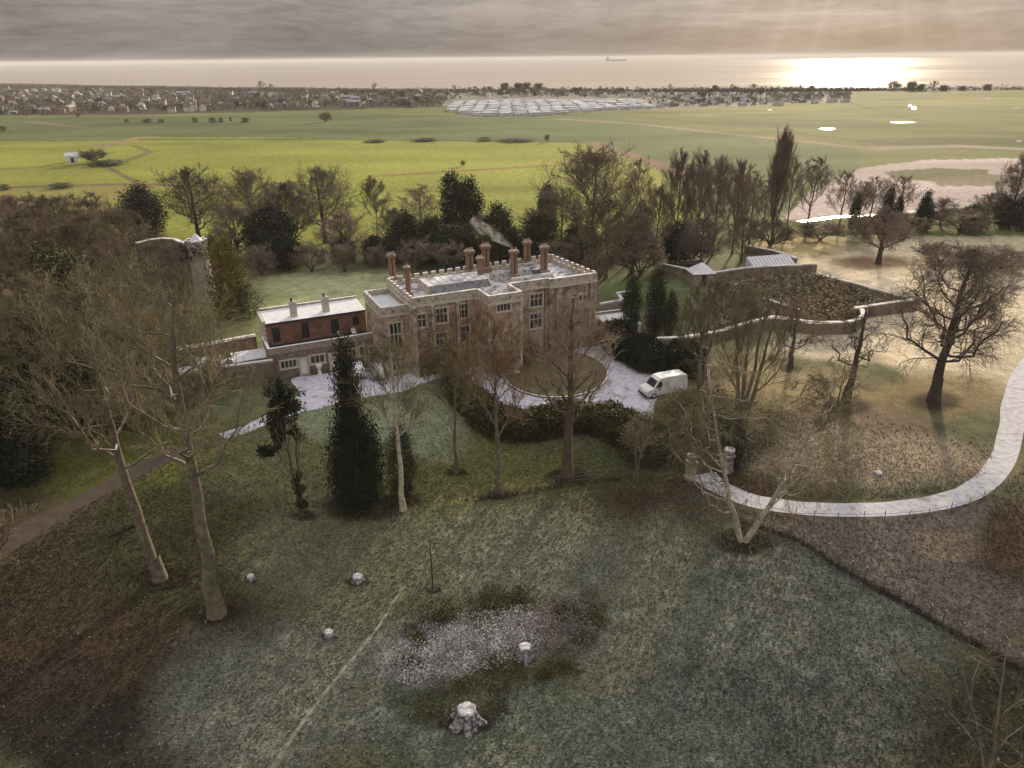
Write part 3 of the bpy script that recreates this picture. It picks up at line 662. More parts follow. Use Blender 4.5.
HOLES = {
 'F1': [(hole(440, 316, F1, 1.9, 1.9), 4), (hole(440, 341, F1, 2.0, 2.1), 4), (hole(463, 311, F1, 1.3, 1.8), 3), (hole(464, 334, F1, 1.5, 2.1), 3), (hole(422, 321, F1, 1.0, 1.7), 2)],
 'FP': [(hole(503.8, 307, FP, 1.75, 1.15), 4)],
 'FM': [(hole(536.5, 300.5, FM, 1.75, 1.75), 3), (hole(536, 321, FM, 1.75, 2.1), 3), (hole(519.5, 301, FM, .55, 1.5), 1), (hole(520, 322, FM, .55, 1.6), 1)],
 'FR': [(hole(573, 302, FR, .55, 1.1), 1), (hole(580.5, 298, FR, .45, .9), 1), (hole(571.5, 322, FR, .6, 1.5), 1), (hole(579, 322, FR, .8, 1.5), 2)],
}
ZT, ZR = 9.1, 9.2
def parapet(mb, seg, k, solid=True):
    p, q = seg; e = k * .004
    if solid:
        mb.ebox(p, q, ZT + .12, 10.2 + e, .05 + e * .3, .33)
    else:
        mb.ebox(p, q, ZT + .12, 9.72 + e, .05 + e * .3, .30)
        l = math.hypot(q[0] - p[0], q[1] - p[1]); n = max(3, int(l / 1.15)); u = ((q[0] - p[0]) / l, (q[1] - p[1]) / l)
        for i in range(n):
            c = l * (i + .5) / n; a = (p[0] + u[0] * (c - .33), p[1] + u[1] * (c - .33)); b = (p[0] + u[0] * (c + .33), p[1] + u[1] * (c + .33))
            mb.ebox(a, b, 9.72 + e, 10.30 + e, .045, .29)
mb = MB()
for nm, seg in (('F1', F1), ('FP', FP), ('FM', FM), ('FR', FR), ('FPL', FPL), ('FPR', FPR), ('FS', FS), ('RE', RE), ('BE', BE), ('LE', LE)):
    hs = [tuple(h) for h, n in HOLES.get(nm, [])]
    if nm == 'FP':
        s, z = hit(503.5, 345, *FP); hs.append((1.25, 3.2, .15, 2.9))
    if nm == 'RE': hs += [(2.2, 3.7, 1.2, 3.2), (6.5, 8.0, 1.2, 3.2), (2.2, 3.7, 5.4, 7.2), (6.5, 8.0, 5.4, 7.2)]
    mb.panel(*seg, 0, ZT, hs)
    if nm in ('RE',):
        for h in hs[-4:]: window('x', *seg, h, 3, manor)
wall_o = mb.build('wall', stone, manor)
mb = MB()
for k, seg in enumerate((F1, FP, FM, FR, FPL, FPR, FS)):
    mb.ebox(*seg, ZT - .12, ZT + .12, .13 + k * .004, .1, ext=.08 if k != 4 else 0)
for k, seg in enumerate((RE, BE, LE)): mb.ebox(*seg, ZT - .13, ZT + .12, .10 + k * .004, .1)
mb.build('string_course', trim, manor)
mb = MB()
for k, seg in enumerate((F1, FP, FM, FR, FPL, FPR, FS)): parapet(mb, seg, k)
for k, seg in enumerate((RE, BE, LE)): parapet(mb, seg, k + 8, False)
mb.build('parapet', stone_pale, manor)
for nm, seg in (('F1', F1), ('FP', FP), ('FM', FM), ('FR', FR)):
    for h, n in HOLES[nm]: window('x', *seg, tuple(h), n, manor, transom=(h[3] - h[2] > 1.2))
# entrance bay: arched doorway with pale quoins, roundel, door
dr = MB(); dr.add([(9.7, -3.2, .15), (11.65, -3.2, .15), (11.65, -3.2, 2.9), (9.7, -3.2, 2.9)], [(0, 1, 2, 3)])
dr.ebox((9.72, -3.2), (10.62, -3.2), .2, 2.3, .05, .02); dr.ebox((10.72, -3.2), (11.62, -3.2), .2, 2.3, .05, .02)
door = dr.build('door', wood_dark, manor)
hb = MB(); hb.box(10.52, 10.58, -3.33, -3.26, 1.1, 1.25); hb.build('handle', metal_dark, door)
qb = MB()
for i in range(15):
    w = .42 if i % 2 else .28
    qb.box(8.40, 8.40 + w, -3.46, -3.3, i * .6 + .01, i * .6 + .56); qb.box(12.95 - w, 12.95, -3.46, -3.3, i * .6 + .01, i * .6 + .56)
qb.box(9.45, 9.7, -3.5, -3.35, .1, 3.0); qb.box(11.65, 11.9, -3.5, -3.35, .1, 3.0); qb.box(9.35, 12.0, -3.52, -3.35, 3.0, 3.25)
for i in range(9):
    a = pi * i / 8; qb.box(10.675 + 1.2 * cos(a) - .14, 10.675 + 1.2 * cos(a) + .14, -3.48, -3.34, 3.3 + 1.05 * sin(a), 3.58 + 1.05 * sin(a))
qb.build('porch_dressing', trim, manor)
tb = MB()
for i in range(14): a = 2 * pi * i / 14; tb.box(10.675 + .48 * cos(a) - .1, 10.675 + .48 * cos(a) + .1, -3.47, -3.38, 5.2 + .48 * sin(a) - .1, 5.2 + .48 * sin(a) + .1)
tb.build('roundel', trim, manor)
sb = MB(); sb.box(9.2, 12.1, -4.5, -3.42, 0, .15); sb.box(9.5, 11.8, -4.15, -3.43, .15, .30); sb.build('step', stone_pale, manor)
# pilasters, drainpipes and creeper-stained buttresses along the left front
for s in (.02, 2.35, 5.55, 8.05): MB().box(s, s + .38, -.28, -.01, 0, ZT - .15 - s * .004).build('pilaster', stone, manor)
for s in (18.42, 25.0): MB().box(s, s + .3, -.42, -.31, 0, ZT - .14).build('pilaster', stone, manor)
for s, y in ((6.9, -.09), (13.1, .2), (17.9, .2), (19.2, -.4), (24.2, -.4)): MB().cyl(s, y, 0, 9, .055, .055, 7).build('drainpipe', metal_dark, manor)
# creeper on the walls
def creeper(name, seg, s0, s1, z0, z1, n, mat, out=.18):
    (p, q) = seg; l = math.hypot(q[0] - p[0], q[1] - p[1]); dx, dy = (q[0] - p[0]) / l, (q[1] - p[1]) / l
    s = rng.uniform(s0, s1, n); z = z0 + (z1 - z0) * rng.random(n) ** 1.3 * (0.55 + .45 * np.abs(np.sin(s * 1.9 + 1)))
    o = rng.uniform(.01, out, n)
    C = np.stack([p[0] + dx * s + dy * o, p[1] + dy * s - dx * o, z], 1)
    V, F = leaves(C, .22, 3, np.array([.16, .05, .16])); return link(name, raw_mesh(name, V, F, [mat]), manor)
creep_m = material('winter_creeper', (.30, .195, .13), (.14, .09, .06), 2, .9)
creeper('creeper', F1, .3, 8.2, .2, 8.6, 1500, creep_m)
creeper('creeper', FM, .2, 1.6, .2, 7.5, 320, creep_m)
creeper('creeper', FR, .2, 6.6, .1, 8.4, 900, creep_m, .10)
creeper('creeper', FP, .1, 1.3, .1, 5.0, 160, creep_m, .1)
# roofs
mb = MB(); mb.add([(x, y, ZR) for x, y in [(.3, .3), (8.7, .3), (8.7, -3.1), (12.6, -3.1), (12.6, .55), (18.6, .55), (18.6, 0), (25, 0), (24.3, 10.7), (.1, 9.2)]], [tuple(range(10))])
roof = mb.build('roof', lead, manor)
mb = MB()   # raised flat snow-covered lead roof with a slate slope to the front
def mans(x0, x1, y0, y1, zt, d, m_top=0, m_side=1):
    A = [(x0, y0), (x1, y0), (x1, y1), (x0, y1)]; Bp = [(x0 + .2, y0 + d), (x1 - .2, y0 + d), (x1 - .2, y1 - .2), (x0 + .2, y1 - .2)]
    mb.add([(*a, ZR + .004) for a in A] + [(*b, zt) for b in Bp], [(4, 5, 6, 7)], m_top)
    mb.add([(*a, ZR + .004) for a in A] + [(*b, zt) for b in Bp], [(0, 1, 5, 4)], m_side)
    mb.add([(*a, ZR + .004) for a in A] + [(*b, zt) for b in Bp], [(1, 2, 6, 5), (2, 3, 7, 6), (3, 0, 4, 7)], 2)
mans(3.2, 11.6, 2.6, 7.6, 10.25, .9)
for i in range(1, 9): mb.box(3.4 + .93 * i - .03, 3.4 + .93 * i + .03, 3.55, 7.35, 10.25, 10.30, 2)
mans(9.4, 12.4, -2.6, 1.9, 9.75, .5, 1, 1)
mans(14.3, 20.4, 1.3, 3.6, 10.0, 1.2, 1, 1); mans(13.0, 19.6, 4.6, 6.9, 10.1, 1.1, 1, 1); mans(18.0, 21.0, 7.6, 9.4, 10.0, 1.0, 1, 1)
mb.build('raised_roof', [lead, slate, stone_pale], roof)
mb = MB(); mb.box(18.6, 20.2, 4.9, 6.3, ZR + .004, 10.1); mb.build('skylight', slate, roof)
# chimneys
def chimney(a, b, z0, z1, w, d, pots, mat, rot=0, name='chimney'):
    w *= .86; d *= .86; m = MB(); m.box(a - w / 2 - .12, a + w / 2 + .12, b - d / 2 - .12, b + d / 2 + .12, z0, z0 + .7)
    n = max(1, round(w / .55)); zt = z1 - .75
    for i in range(n):
        cx = a - w / 2 + w * (i + .5) / n; hw = w / n / 2 - .04
        m.cyl(cx, b, z0 + .7, zt, hw * 1.22, hw * 1.18, 8); m.box(cx - hw * .72, cx + hw * .72, b - d / 2 + .08, b + d / 2 - .08, z0 + .7, zt - .004)
    m.box(a - w / 2 - .05, a + w / 2 + .05, b - d / 2 - .03, b + d / 2 + .03, zt, zt + .16); m.box(a - w / 2 - .10, a + w / 2 + .10, b - d / 2 - .09, b + d / 2 + .09, zt + .16, zt + .36)
    m.box(a - w / 2 - .03, a + w / 2 + .03, b - d / 2, b + d / 2, zt + .36, zt + .46)
    c = m.build(name, mat, manor)
    for i in range(pots):
        pm = MB(); cx = a - w / 2 + w * (i + .5) / pots; pm.lathe([(zt + .46, .13), (zt + .62, .12), (z1 - .08, .10), (z1, .13)], 8, (cx, b)); pm.build('pot', pot_m, c)
    return c
pot_m = material('chimney_pot', (.50, .30, .20), (.30, .16, .10), 4)
ch = [(393, 281, 252, 1.1, .8, 3), (409, 297, 264, .75, .75, 1), (470, 275, 248, 1.35, .9, 3), (480.5, 282, 255, .9, .8, 2), (486, 272, 243, 1.3, .9, 3), (514, 279, 248, 1.2, .9, 2), (527, 266, 239, 1.2, .9, 3), (544, 275, 244, 1.2, .9, 3)]
def ztop(a, b, py):
    x, y = w2(a, b); lo, hi = 0, 30
    for _ in range(40):
        m = (lo + hi) / 2
        if PJ(x, y, m)[1] > py: lo = m
        else: hi = m
    return lo
SMK = None
for k, (px, py, tp, w, d, n) in enumerate(ch):
    a, b = loc(px, py, ZR); z = ztop(a, b, tp); chimney(a, b, ZR, z, w, d, n, chimbrick)
    if k == 5: SMK = (*w2(a, b), z)
# flagpole
a, b = 10.9, -2.0
m = MB(); m.cyl(a, b, 9.75, 13.0, .05, .03, 8); m.lathe([(12.98, .03), (13.05, .07), (13.12, .03)], 8, (a, b)); m.build('flagpole', white_paint, manor)
# middle block beside the main block
MB0, MB1, MBF, MBB, MZ = -3.3, -.02, 1.6, 9.4, 8.0
mb = MB(); seg = ((MB0, MBF), (MB1, MBF)); s, z = hit(398, 329, *seg); hl = (.85, 2.35, 3.0, 6.9); hs = [hl, (.75, 2.45, .7, 2.4)]
mb.panel(*seg, 0, MZ, hs); mb.panel((MB0, MBB), (MB0, MBF), 0, MZ); mb.panel((MB1, MBB), (MB0, MBB), 0, MZ)
mb.build('side_block_wall', stone, manor)
for h in hs: window('x', *seg, h, 3 if h[3] > 4 else 3, manor)
mb = MB(); mb.ebox(*seg, MZ, 9.02, .05, .3); mb.ebox((MB0, MBB), (MB0, MBF), MZ, 9.03, .06, .28); mb.ebox((MB1, MBB), (MB0, MBB), MZ, 9.035, .05, .3); mb.build('parapet', stone_pale, manor)
mb = MB(); mb.ebox(*seg, MZ - .22, MZ - .003, .12, .05); mb.ebox((MB0, MBB), (MB0, MBF), MZ - .22, MZ - .006, .12, .05); mb.build('string_course', trim, manor)
mb = MB(); mb.add([(MB0 + .2, MBF + .2, MZ + .3), (MB1, MBF + .2, MZ + .3), (MB1, MBB - .2, MZ + .3), (MB0 + .2, MBB - .2, MZ + .3)], [(0, 1, 2, 3)]); mb.build('side_block_roof', snowm, manor)
# brick wing behind the terrace
X0, XM, YF, YB, TZ, WZ = -16.1, -3.3, 9.7, 14.1, 3.7, 6.45
seg = ((X0, YF), (XM, YF)); hs = []
for px, py, w, h in ((276, 333, .95, 2.0), (305.5, 330, .95, 2.15), (335, 324.5, 1.0, 2.0)):
    s, z = hit(px, py, *seg); hs.append((s - w / 2, s + w / 2, TZ + .08, TZ + .08 + h))
s, z = hit(356, 323, *seg); hs.append((s - .4, s + .4, TZ + .8, TZ + 2.0))
mb = MB(); mb.panel(*seg, TZ - .3, WZ, hs); mb.panel((XM, YB), (X0, YB), 0, WZ); mb.build('wing_wall', brick, manor)
for i, h in enumerate(hs): window('x', *seg, h, 2, manor, transom=i < 3, frame_mat=wood_dark, surround=False, name='terrace_door' if i < 3 else 'window')
mb = MB(); mb.panel((X0, YB), (X0, YF), 0, WZ); mb.ebox((X0, YB), (X0, YF), WZ, WZ + .32, .06, .35, ext=.05)
for i in range(10): mb.box(X0 - .04, X0 + (.34 if i % 2 else .2), YF - .05, YF + .1, TZ + i * .28, TZ + i * .28 + .26)
mb.build('gable_wall', trim, manor)
mb = MB(); mb.add([(X0 + .3, YF - .25, WZ + .06), (XM - .01, YF - .25, WZ + .06), (XM - .01, YB, WZ + .34), (X0 + .3, YB, WZ + .34)], [(0, 1, 2, 3)]); mb.build('wing_roof', snowm, manor)
mb = MB(); mb.box(X0 + .3, XM - .01, YF - .3, YF - .02, WZ - .14, WZ + .05); mb.build('gutter', wood_dark, manor)
mb = MB(); mb.box(X0 + .3, XM - .01, YB - .02, YB + .25, WZ + .1, WZ + .62); mb.build('back_parapet', stone, manor)
for px, py, tp in ((294, 316, 300), (326, 311, 296)):
    a, b = loc(px, py, WZ + .15); z = WZ + 2.1
    m = MB(); m.box(a - .42, a + .42, b - .32, b + .32, WZ + .1, z - .35); m.box(a - .5, a + .5, b - .4, b + .4, z - .35, z - .15); m.box(a - .36, a + .36, b - .28, b + .28, z - .15, z)
    c = m.build('chimney', trim, manor); m = MB(); m.lathe([(z, .16), (z + .35, .12), (z + .4, .16)], 8, (a - .1, b)); m.build('pot', metal_dark, c)
# single-storey front range with its parapet and terrace
XL0, XL1, YL = -16.2, -2.6, 7.0
seg = ((XL0, YL), (XL1, YL)); hs = []; spec = []
for px, py, w, h, n, kind in ((288, 358.5, 1.9, 1.05, 4, 'w'), (317, 355, 1.7, 1.1, 3, 'w'), (304, 365, .85, 2.1, 1, 'd'), (333.5, 360, .85, 2.1, 1, 'd'), (352, 350, .8, 1.1, 2, 'w'), (373.5, 350, 1.1, 2.2, 1, 'dd'), (362, 352, .5, 1.3, 1, 'w')):
    s, z = hit(px, py, *seg)
    hh = (s - w / 2, s + w / 2, .12, .12 + h) if kind != 'w' else (s - w / 2, s + w / 2, 1.25, 1.25 + h)
    hs.append(hh); spec.append((hh, n, kind))
mb = MB(); mb.panel(*seg, 0, 3.3, hs); mb.panel((XL0, YF + .3), (XL0, YL), 0, 3.3); mb.panel((XL1, YL), (XL1, YF), 0, 3.3)
mb.build('front_range_wall', material('grey_brown_masonry', (.24, .18, .145), (.13, .095, .075), 2.5, bump=.5, mottled=((.09, .07, .055), 1.2, .5, .68)), manor)
mb = MB(); mb.ebox(*seg, 3.3, 4.15, .06, .28); mb.ebox((XL0, YF + 2.3), (XL0, YL), 3.3, 4.16, .065, .27); mb.build('parapet', wall_flint, manor)
mb = MB(); mb.box(XL0 + .25, XL1 - .05, YL + .25, YF, 3.45, 3.58); mb.build('terrace', material('wet_terrace', (.035, .033, .035), (.02, .02, .02), 2, .5), manor)
for hh, n, kind in spec:
    if kind == 'w': window('x', *seg, hh, n, manor, transom=False)
    else: window('x', *seg, hh, n, manor, transom=kind == 'dd', name='door', pane_mat=white_paint if kind == 'd' else wood_dark)
# side lean-to on the corner: white posts
for s in (-5.4, -4.6, -3.2): MB().box(s - .07, s + .07, YL - .16, YL - .03, 0, 3.1).build('pilaster', trim, manor)

GARDEN = 'garden pieces round the manor house'
# urn in front of the range
x, y = G(320, 375); u = empty('garden_urn', (x, y, 0), TH); tag(u, 'white stone urn on a pedestal between the two doors of the low front range', 'urn')
m = MB(); m.box(-.28, .28, -.28, .28, 0, .14); m.box(-.2, .2, -.2, .2, .14, .62); m.build('pedestal', white_paint, u)
m = MB(); m.lathe([(.62, .1), (.68, .16), (.78, .10), (.95, .3), (1.15, .36), (1.32, .40), (1.38, .46), (1.42, .40), (1.36, .2)], 16); m.build('bowl', white_paint, u, smooth=True)
# terrace furniture
def terrace_chair(a, b, rz, label):
    x, y = w2(a, b); t = empty('terrace_chair', (x, y, 3.59), rz); tag(t, label, 'chair', 'white chairs on the roof terrace')
    m = MB(); m.box(-.28, .28, -.26, .26, .42, .48); m.build('seat', white_paint, t)
    m = MB(); m.box(-.28, .28, .26, .31, .5, 1.0); m.build('backrest', white_paint, t)
    for sx in (-.24, .24):
        for sy in (-.22, .22): m = MB(); m.cyl(sx, sy, 0, .42, .025, .025, 6); m.build('leg', white_paint, t)
terrace_chair(-7.0, 8.3, 2.2, 'white terrace chair nearest the third dark terrace door, turned to the left')
terrace_chair(-5.3, 8.4, .5, 'white terrace chair standing nearer the tall side block')
# smoke from a chimney
def volume_mat(name, col, dens, aniso=.2, wisp=False):
    m = bpy.data.materials.new(name); m.use_nodes = True; nt = m.node_tree; nt.nodes.clear()
    o = nt.nodes.new('ShaderNodeOutputMaterial'); v = nt.nodes.new('ShaderNodeVolumePrincipled')
    v.inputs['Color'].default_value = (*col, 1); v.inputs['Density'].default_value = dens
    if wisp:
        tc_ = nt.nodes.new('ShaderNodeNewGeometry'); nz = ramp(nt, noise(nt, tc_.outputs['Position'], .9, 4, .6), [(.42, (0, 0, 0)), (.62, (1, 1, 1))]); nt.links.new(mth(nt, 'MULTIPLY', nz, dens), v.inputs['Density'])
    v.inputs['Anisotropy'].default_value = aniso
    nt.links.new(v.outputs[0], o.inputs['Volume']); return m
def puff(path, radii, mat, label):
    V, F = [], []; n = 10; P = [Vector(p) for p in path]
    for i, (p, r) in enumerate(zip(P, radii)):
        t = (P[min(i + 1, len(P) - 1)] - P[max(i - 1, 0)]).normalized(); a = t.orthogonal().normalized(); b = t.cross(a)
        for k in range(n):
            q = r * (1 + .18 * sin(3 * k + i * 2.1)); V.append(p + a * cos(2 * pi * k / n) * q + b * sin(2 * pi * k / n) * q)
    for i in range(len(P) - 1):
        for k in range(n): F.append((i * n + k, i * n + (k + 1) % n, (i + 1) * n + (k + 1) % n, (i + 1) * n + k))
    F += [tuple(range(n - 1, -1, -1)), tuple(range((len(P) - 1) * n, len(P) * n))]
    o = link('smoke', raw_mesh('smoke', V, F, [mat])); return tag(o, label, 'smoke', kind='stuff')
sx_, sy_, sz_ = SMK
puff([(sx_, sy_, sz_ + .1), (sx_ - .9, sy_ + .6, sz_ + .6), (sx_ - 2.4, sy_ + 1.5, sz_ + 1.2), (sx_ - 4.2, sy_ + 2.4, sz_ + 2.2), (sx_ - 5.6, sy_ + 3.0, sz_ + 3.2)], [.25, .5, .8, .8, .5],
     volume_mat('chimney_smoke', (.8, .8, .86), .32, wisp=True), 'thin grey chimney smoke drifting up to the left over the manor roof')

# ------------------------------------------------------------------ walls round the house
def walling(name, pts, h, t, mat, label, cat='wall', pix=True, step=2.5, rag=.06):
    P = [G(*p) if pix else p for p in pts]; m = MB(); k = 0
    for p, q in zip(P, P[1:]):
        l = math.hypot(q[0] - p[0], q[1] - p[1]); n = max(1, int(l / step))
        for i in range(n):
            a = (p[0] + (q[0] - p[0]) * i / n, p[1] + (q[1] - p[1]) * i / n); b = (p[0] + (q[0] - p[0]) * (i + 1) / n, p[1] + (q[1] - p[1]) * (i + 1) / n)
            k += 1; m.ebox(a, b, 0, h + random.uniform(-rag, rag) + k * .0007, t / 2 + .0006 * (k % 7), t / 2 + .0006 * (k % 7), 0)
            m.ebox(a, b, h + .06 + rag, h + .17 + rag + random.uniform(0, .03) + k * .0007, t / 2 + .05 + .0006 * (k % 7), t / 2 + .05 + .0006 * (k % 7), 1)
    me = m.build(name, [mat, snow_cap], None)
    return tag(me, label, cat)
snow_cap = material('snowy_coping', (.72, .70, .72), (.50, .46, .42), 1.2, .9, mottled=((.22, .18, .14), .6, .58, .7))
w = walling('garden_wall', [(276, 381.5), (252, 385), (227, 388.5), (203, 392), (178, 396)], 2.7, .45, wall_old, 'brown brick garden wall with snowy coping running left from the low front range')
walling('courtyard_wall', [(176, 366), (205, 361), (232, 356), (258, 351)], 2.2, .4, wall_old, 'snow-topped back wall of the courtyard beside the brick wing')
sheet('courtyard', [(178, 394), (227, 387), (274, 380), (268, 362), (258, 353), (205, 363), (178, 368)], .012, drive_m, smooth=False)
def outbuilding(px, py, w, d, h, label, rz=TH, door=True):
    x, y = G(px, py); r = empty('shed', (x, y, 0), rz); tag(r, label, 'shed', 'low sheds in the walled courtyard')
    m = MB(); m.box(-w / 2, w / 2, -d / 2, d / 2, 0, h); m.build('wall', wall_flint, r)
    m = MB(); m.add([(-w / 2 - .15, -d / 2 - .15, h + .02), (w / 2 + .15, -d / 2 - .15, h + .02), (w / 2 + .15, d / 2 + .15, h + .35), (-w / 2 - .15, d / 2 + .15, h + .35), (-w / 2 - .15, -d / 2 - .15, h + .12), (w / 2 + .15, -d / 2 - .15, h + .12), (w / 2 + .15, d / 2 + .15, h + .47), (-w / 2 - .15, d / 2 + .15, h + .47)],
          [(3, 2, 1, 0), (4, 5, 6, 7), (0, 1, 5, 4), (1, 2, 6, 5), (2, 3, 7, 6), (3, 0, 4, 7)]); m.build('roof', snowm, r)
    m = MB(); m.box(-.4, .4, -d / 2 - .06, -d / 2 - .01, .02, 1.7); m.build('door', wood_dark, r)
outbuilding(258, 370, 2.6, 2.2, 1.9, 'larger snow-roofed shed in the courtyard beside the brick wing')
outbuilding(243, 371, 1.8, 2.4, 1.7, 'small snow-roofed shed in the middle of the courtyard')
outbuilding(212, 376, 2.6, 1.8, 1.8, 'snow-roofed shed at the left end of the courtyard')
x, y = G(231, 374); r = empty('arched_alcove', (x, y, 0), TH); tag(r, 'pinkish round-headed masonry alcove standing in the courtyard', 'alcove')
m = MB(); pr = [(.75 * cos(a), 1.35 + .75 * sin(a)) for a in np.linspace(0, pi, 9)] + [(-.75, 0), (.75, 0)]
m.add([(u, -.3, z) for u, z in pr] + [(u, .3, z) for u, z in pr], [tuple(range(len(pr)))[::-1], tuple(range(len(pr), 2 * len(pr)))] + [(i, (i + 1) % len(pr), len(pr) + (i + 1) % len(pr), len(pr) + i) for i in range(len(pr))])
m.build('wall', stone, r)
m = MB(); m.box(-.3, .3, -.36, -.31, .05, 1.5); m.build('door', wood_dark, r)
# right-hand terrace walls and low flat-roofed store
walling('terrace_wall', [(600, 312), (622, 308), (617, 301), (632, 299)], 1.2, .4, wall_flint, 'low snow-capped wall on the lawn right of the manor house')
x, y = G(612, 333); r = empty('garden_store', (x, y, 0), TH - .1); tag(r, 'low garden store with a flat snow-covered roof behind the right corner of the manor', 'shed')
m = MB(); m.box(-2.0, 2.2, -1.5, 1.5, 0, 2.2); m.build('wall', wall_old, r)
m = MB(); m.box(-2.15, 2.35, -1.65, 1.65, 2.2, 2.36); m.build('roof', snowm, r)
m = MB(); m.box(-2.2, 2.4, 1.66, 1.9, 0, 2.75); m.build('parapet', wall_flint, r)
for px, py, lb in ((626, 331, 'white stone ball finial on a post, left one of the pair below the dark yews'), (638.5, 336, 'white stone ball finial on a post, right one of the pair below the dark yews')):
    x, y = G(px, py); r = empty('ball_finial', (x, y, 0)); tag(r, lb, 'finial', 'stone ball finials below the yews')
    m = MB(); m.box(-.22, .22, -.22, .22, 0, 1.6); m.build('post', stone_pale, r)
    m = MB(); m.lathe([(1.6, .1), (1.68, .25), (1.85, .33), (2.02, .25), (2.12, .08)], 12); m.build('ball', white_paint, r, smooth=True)
# walled garden
WG = 'walls of the walled garden'
def ww(pts, h, label, **k): o = walling('garden_wall', pts, h, .5, wall_old, label, **k); o['group'] = WG; return o
ww([(662, 275), (690, 281)], 1.9, 'short straight wall with thin snow line left of the snowy summer house roof')
ww([(712, 284), (745, 279), (775, 277), (815, 275)], 1.9, 'tall back wall of the walled garden ending in a pier at its far right end')
ww([(817, 280), (850, 289), (885, 299), (912, 307)], 1.0, 'low snow-edged right side wall of the rough walled garden')
ww([(915, 311), (893, 313.5), (870, 317), (853, 320)], 1.7, 'pale snow-topped wall running left from the right tip of the walled garden')
ww([(853, 318), (860, 321), (861, 327), (853, 332), (842, 334), (820, 334), (804, 333), (785, 330), (771, 328), (748, 334), (725, 341)], 1.6, 'curving snow-topped front wall of the walled garden with a hooked right end', step=1.2)
ww([(725, 341), (700, 346), (676, 349), (654, 350)], 1.5, 'low front garden wall running left behind the olive trees')
ww([(760, 303), (782, 310), (804, 318)], .8, 'short inner wall crossing the rough ground inside the walled garden')
walling('garden_bank', [(745, 252), (775, 258), (795, 265)], 1.2, .8, wall_old, 'dark ragged snow-dusted garden bank behind the greenhouse', cat='bank')
m = walling('low_wall', [(680, 264), (703, 262.5)], .5, .8, wall_flint, 'short white-topped low wall on the lawn behind the summer house')
rough_m = material('rough_garden_growth', (.125, .105, .055), (.045, .038, .022), .9, .95, bump=.9, mottled=((.17, .13, .09), .35, .55, .68))
sheet('garden_plot', [(714, 285), (745, 281), (775, 278), (814, 277), (850, 290), (885, 300), (910, 309), (853, 317), (842, 331), (804, 331), (771, 326), (725, 338), (700, 325), (700, 300)], .006, rough_m, smooth=False)
sheet('garden_lawn', [(668, 272), (680, 262), (700, 257), (742, 250), (775, 257), (800, 268), (775, 274), (745, 275), (712, 279), (690, 279)], .006, material('garden_lawn_grass', (.12, .125, .045), (.07, .075, .03), 1, .95), smooth=False)
# rough growth rows inside the plot
def scatter_poly(P, n):
    xs = [p[0] for p in P]; ys = [p[1] for p in P]; out = np.zeros((0, 2))
    while len(out) < n:
        q = np.stack([rng.uniform(min(xs), max(xs), n * 2), rng.uniform(min(ys), max(ys), n * 2)], 1)
        out = np.concatenate([out, q[inpoly(q[:, 0], q[:, 1], P)]])
    return out[:n]
PG = [G(*p) for p in [(718, 290), (775, 281), (812, 279), (850, 291), (905, 308), (850, 316), (840, 330), (772, 324), (722, 335), (705, 310)]]
q = scatter_poly(PG, 900); C = np.column_stack([q, rng.uniform(.2, 1.25, len(q))]); V, F = leaves(C, .5, 20, np.array([.5, .5, .22]))
growth_m = material('dead_bramble', (.27, .21, .125), (.12, .093, .052), .5, .95, snow=(.3, .8, .55))
tag(link('rough_growth', raw_mesh('rough_growth', V, F, [growth_m])), 'low tangled brown growth filling the walled garden', 'undergrowth', kind='stuff')
# summer house with snowy gable roof
x, y = G(700, 283); r = empty('summer_house', (x, y, 0), RD(8)); tag(r, 'small summer house with a steep snow-white roof at the walled garden corner', 'summer house')
m = MB(); m.box(-1.9, 1.9, -1.6, 1.6, 0, 2.1); m.build('wall', wall_flint, r)
m = MB(); m.add([(-2.1, -1.85, 2.05), (2.1, -1.85, 2.05), (2.1, 1.85, 2.05), (-2.1, 1.85, 2.05), (-.25, 0, 3.6), (.25, 0, 3.6)], [(0, 1, 5, 4), (1, 2, 5), (2, 3, 4, 5), (3, 0, 4), (3, 2, 1, 0)]); m.build('roof', snowm, r)
m = MB(); m.box(-.45, .45, -1.66, -1.61, .05, 1.9); m.build('door', wood_dark, r)
# greenhouse range
x, y = G(770, 273); r = empty('greenhouse', (x, y, 0), RD(14)); tag(r, 'lean-to greenhouse with frosted snowy glass behind the tall garden wall', 'greenhouse')
m = MB(); m.box(-4.2, 4.2, -1.4, 1.4, 0, 1.4); m.build('wall', wall_flint, r)
m = MB(); m.add([(-4.3, -1.5, 1.45), (4.3, -1.5, 1.45), (4.3, 1.5, 2.9), (-4.3, 1.5, 2.9), (-4.3, -1.5, 1.40), (4.3, -1.5, 1.40), (4.3, 1.5, 1.40), (-4.3, 1.5, 1.40)], [(0, 1, 2, 3), (4, 5, 1, 0), (5, 6, 2, 1), (6, 7, 3, 2), (7, 4, 0, 3)]); gr = m.build('roof', snowm, r)
m = MB()
for i in range(13): x0 = -4.2 + .7 * i; m.add([(x0 - .03, -1.5, 1.5), (x0 + .03, -1.5, 1.5), (x0 + .03, 1.5, 2.95), (x0 - .03, 1.5, 2.95)], [(0, 1, 2, 3)])
m.build('glazing_bars', wood_dark, gr)

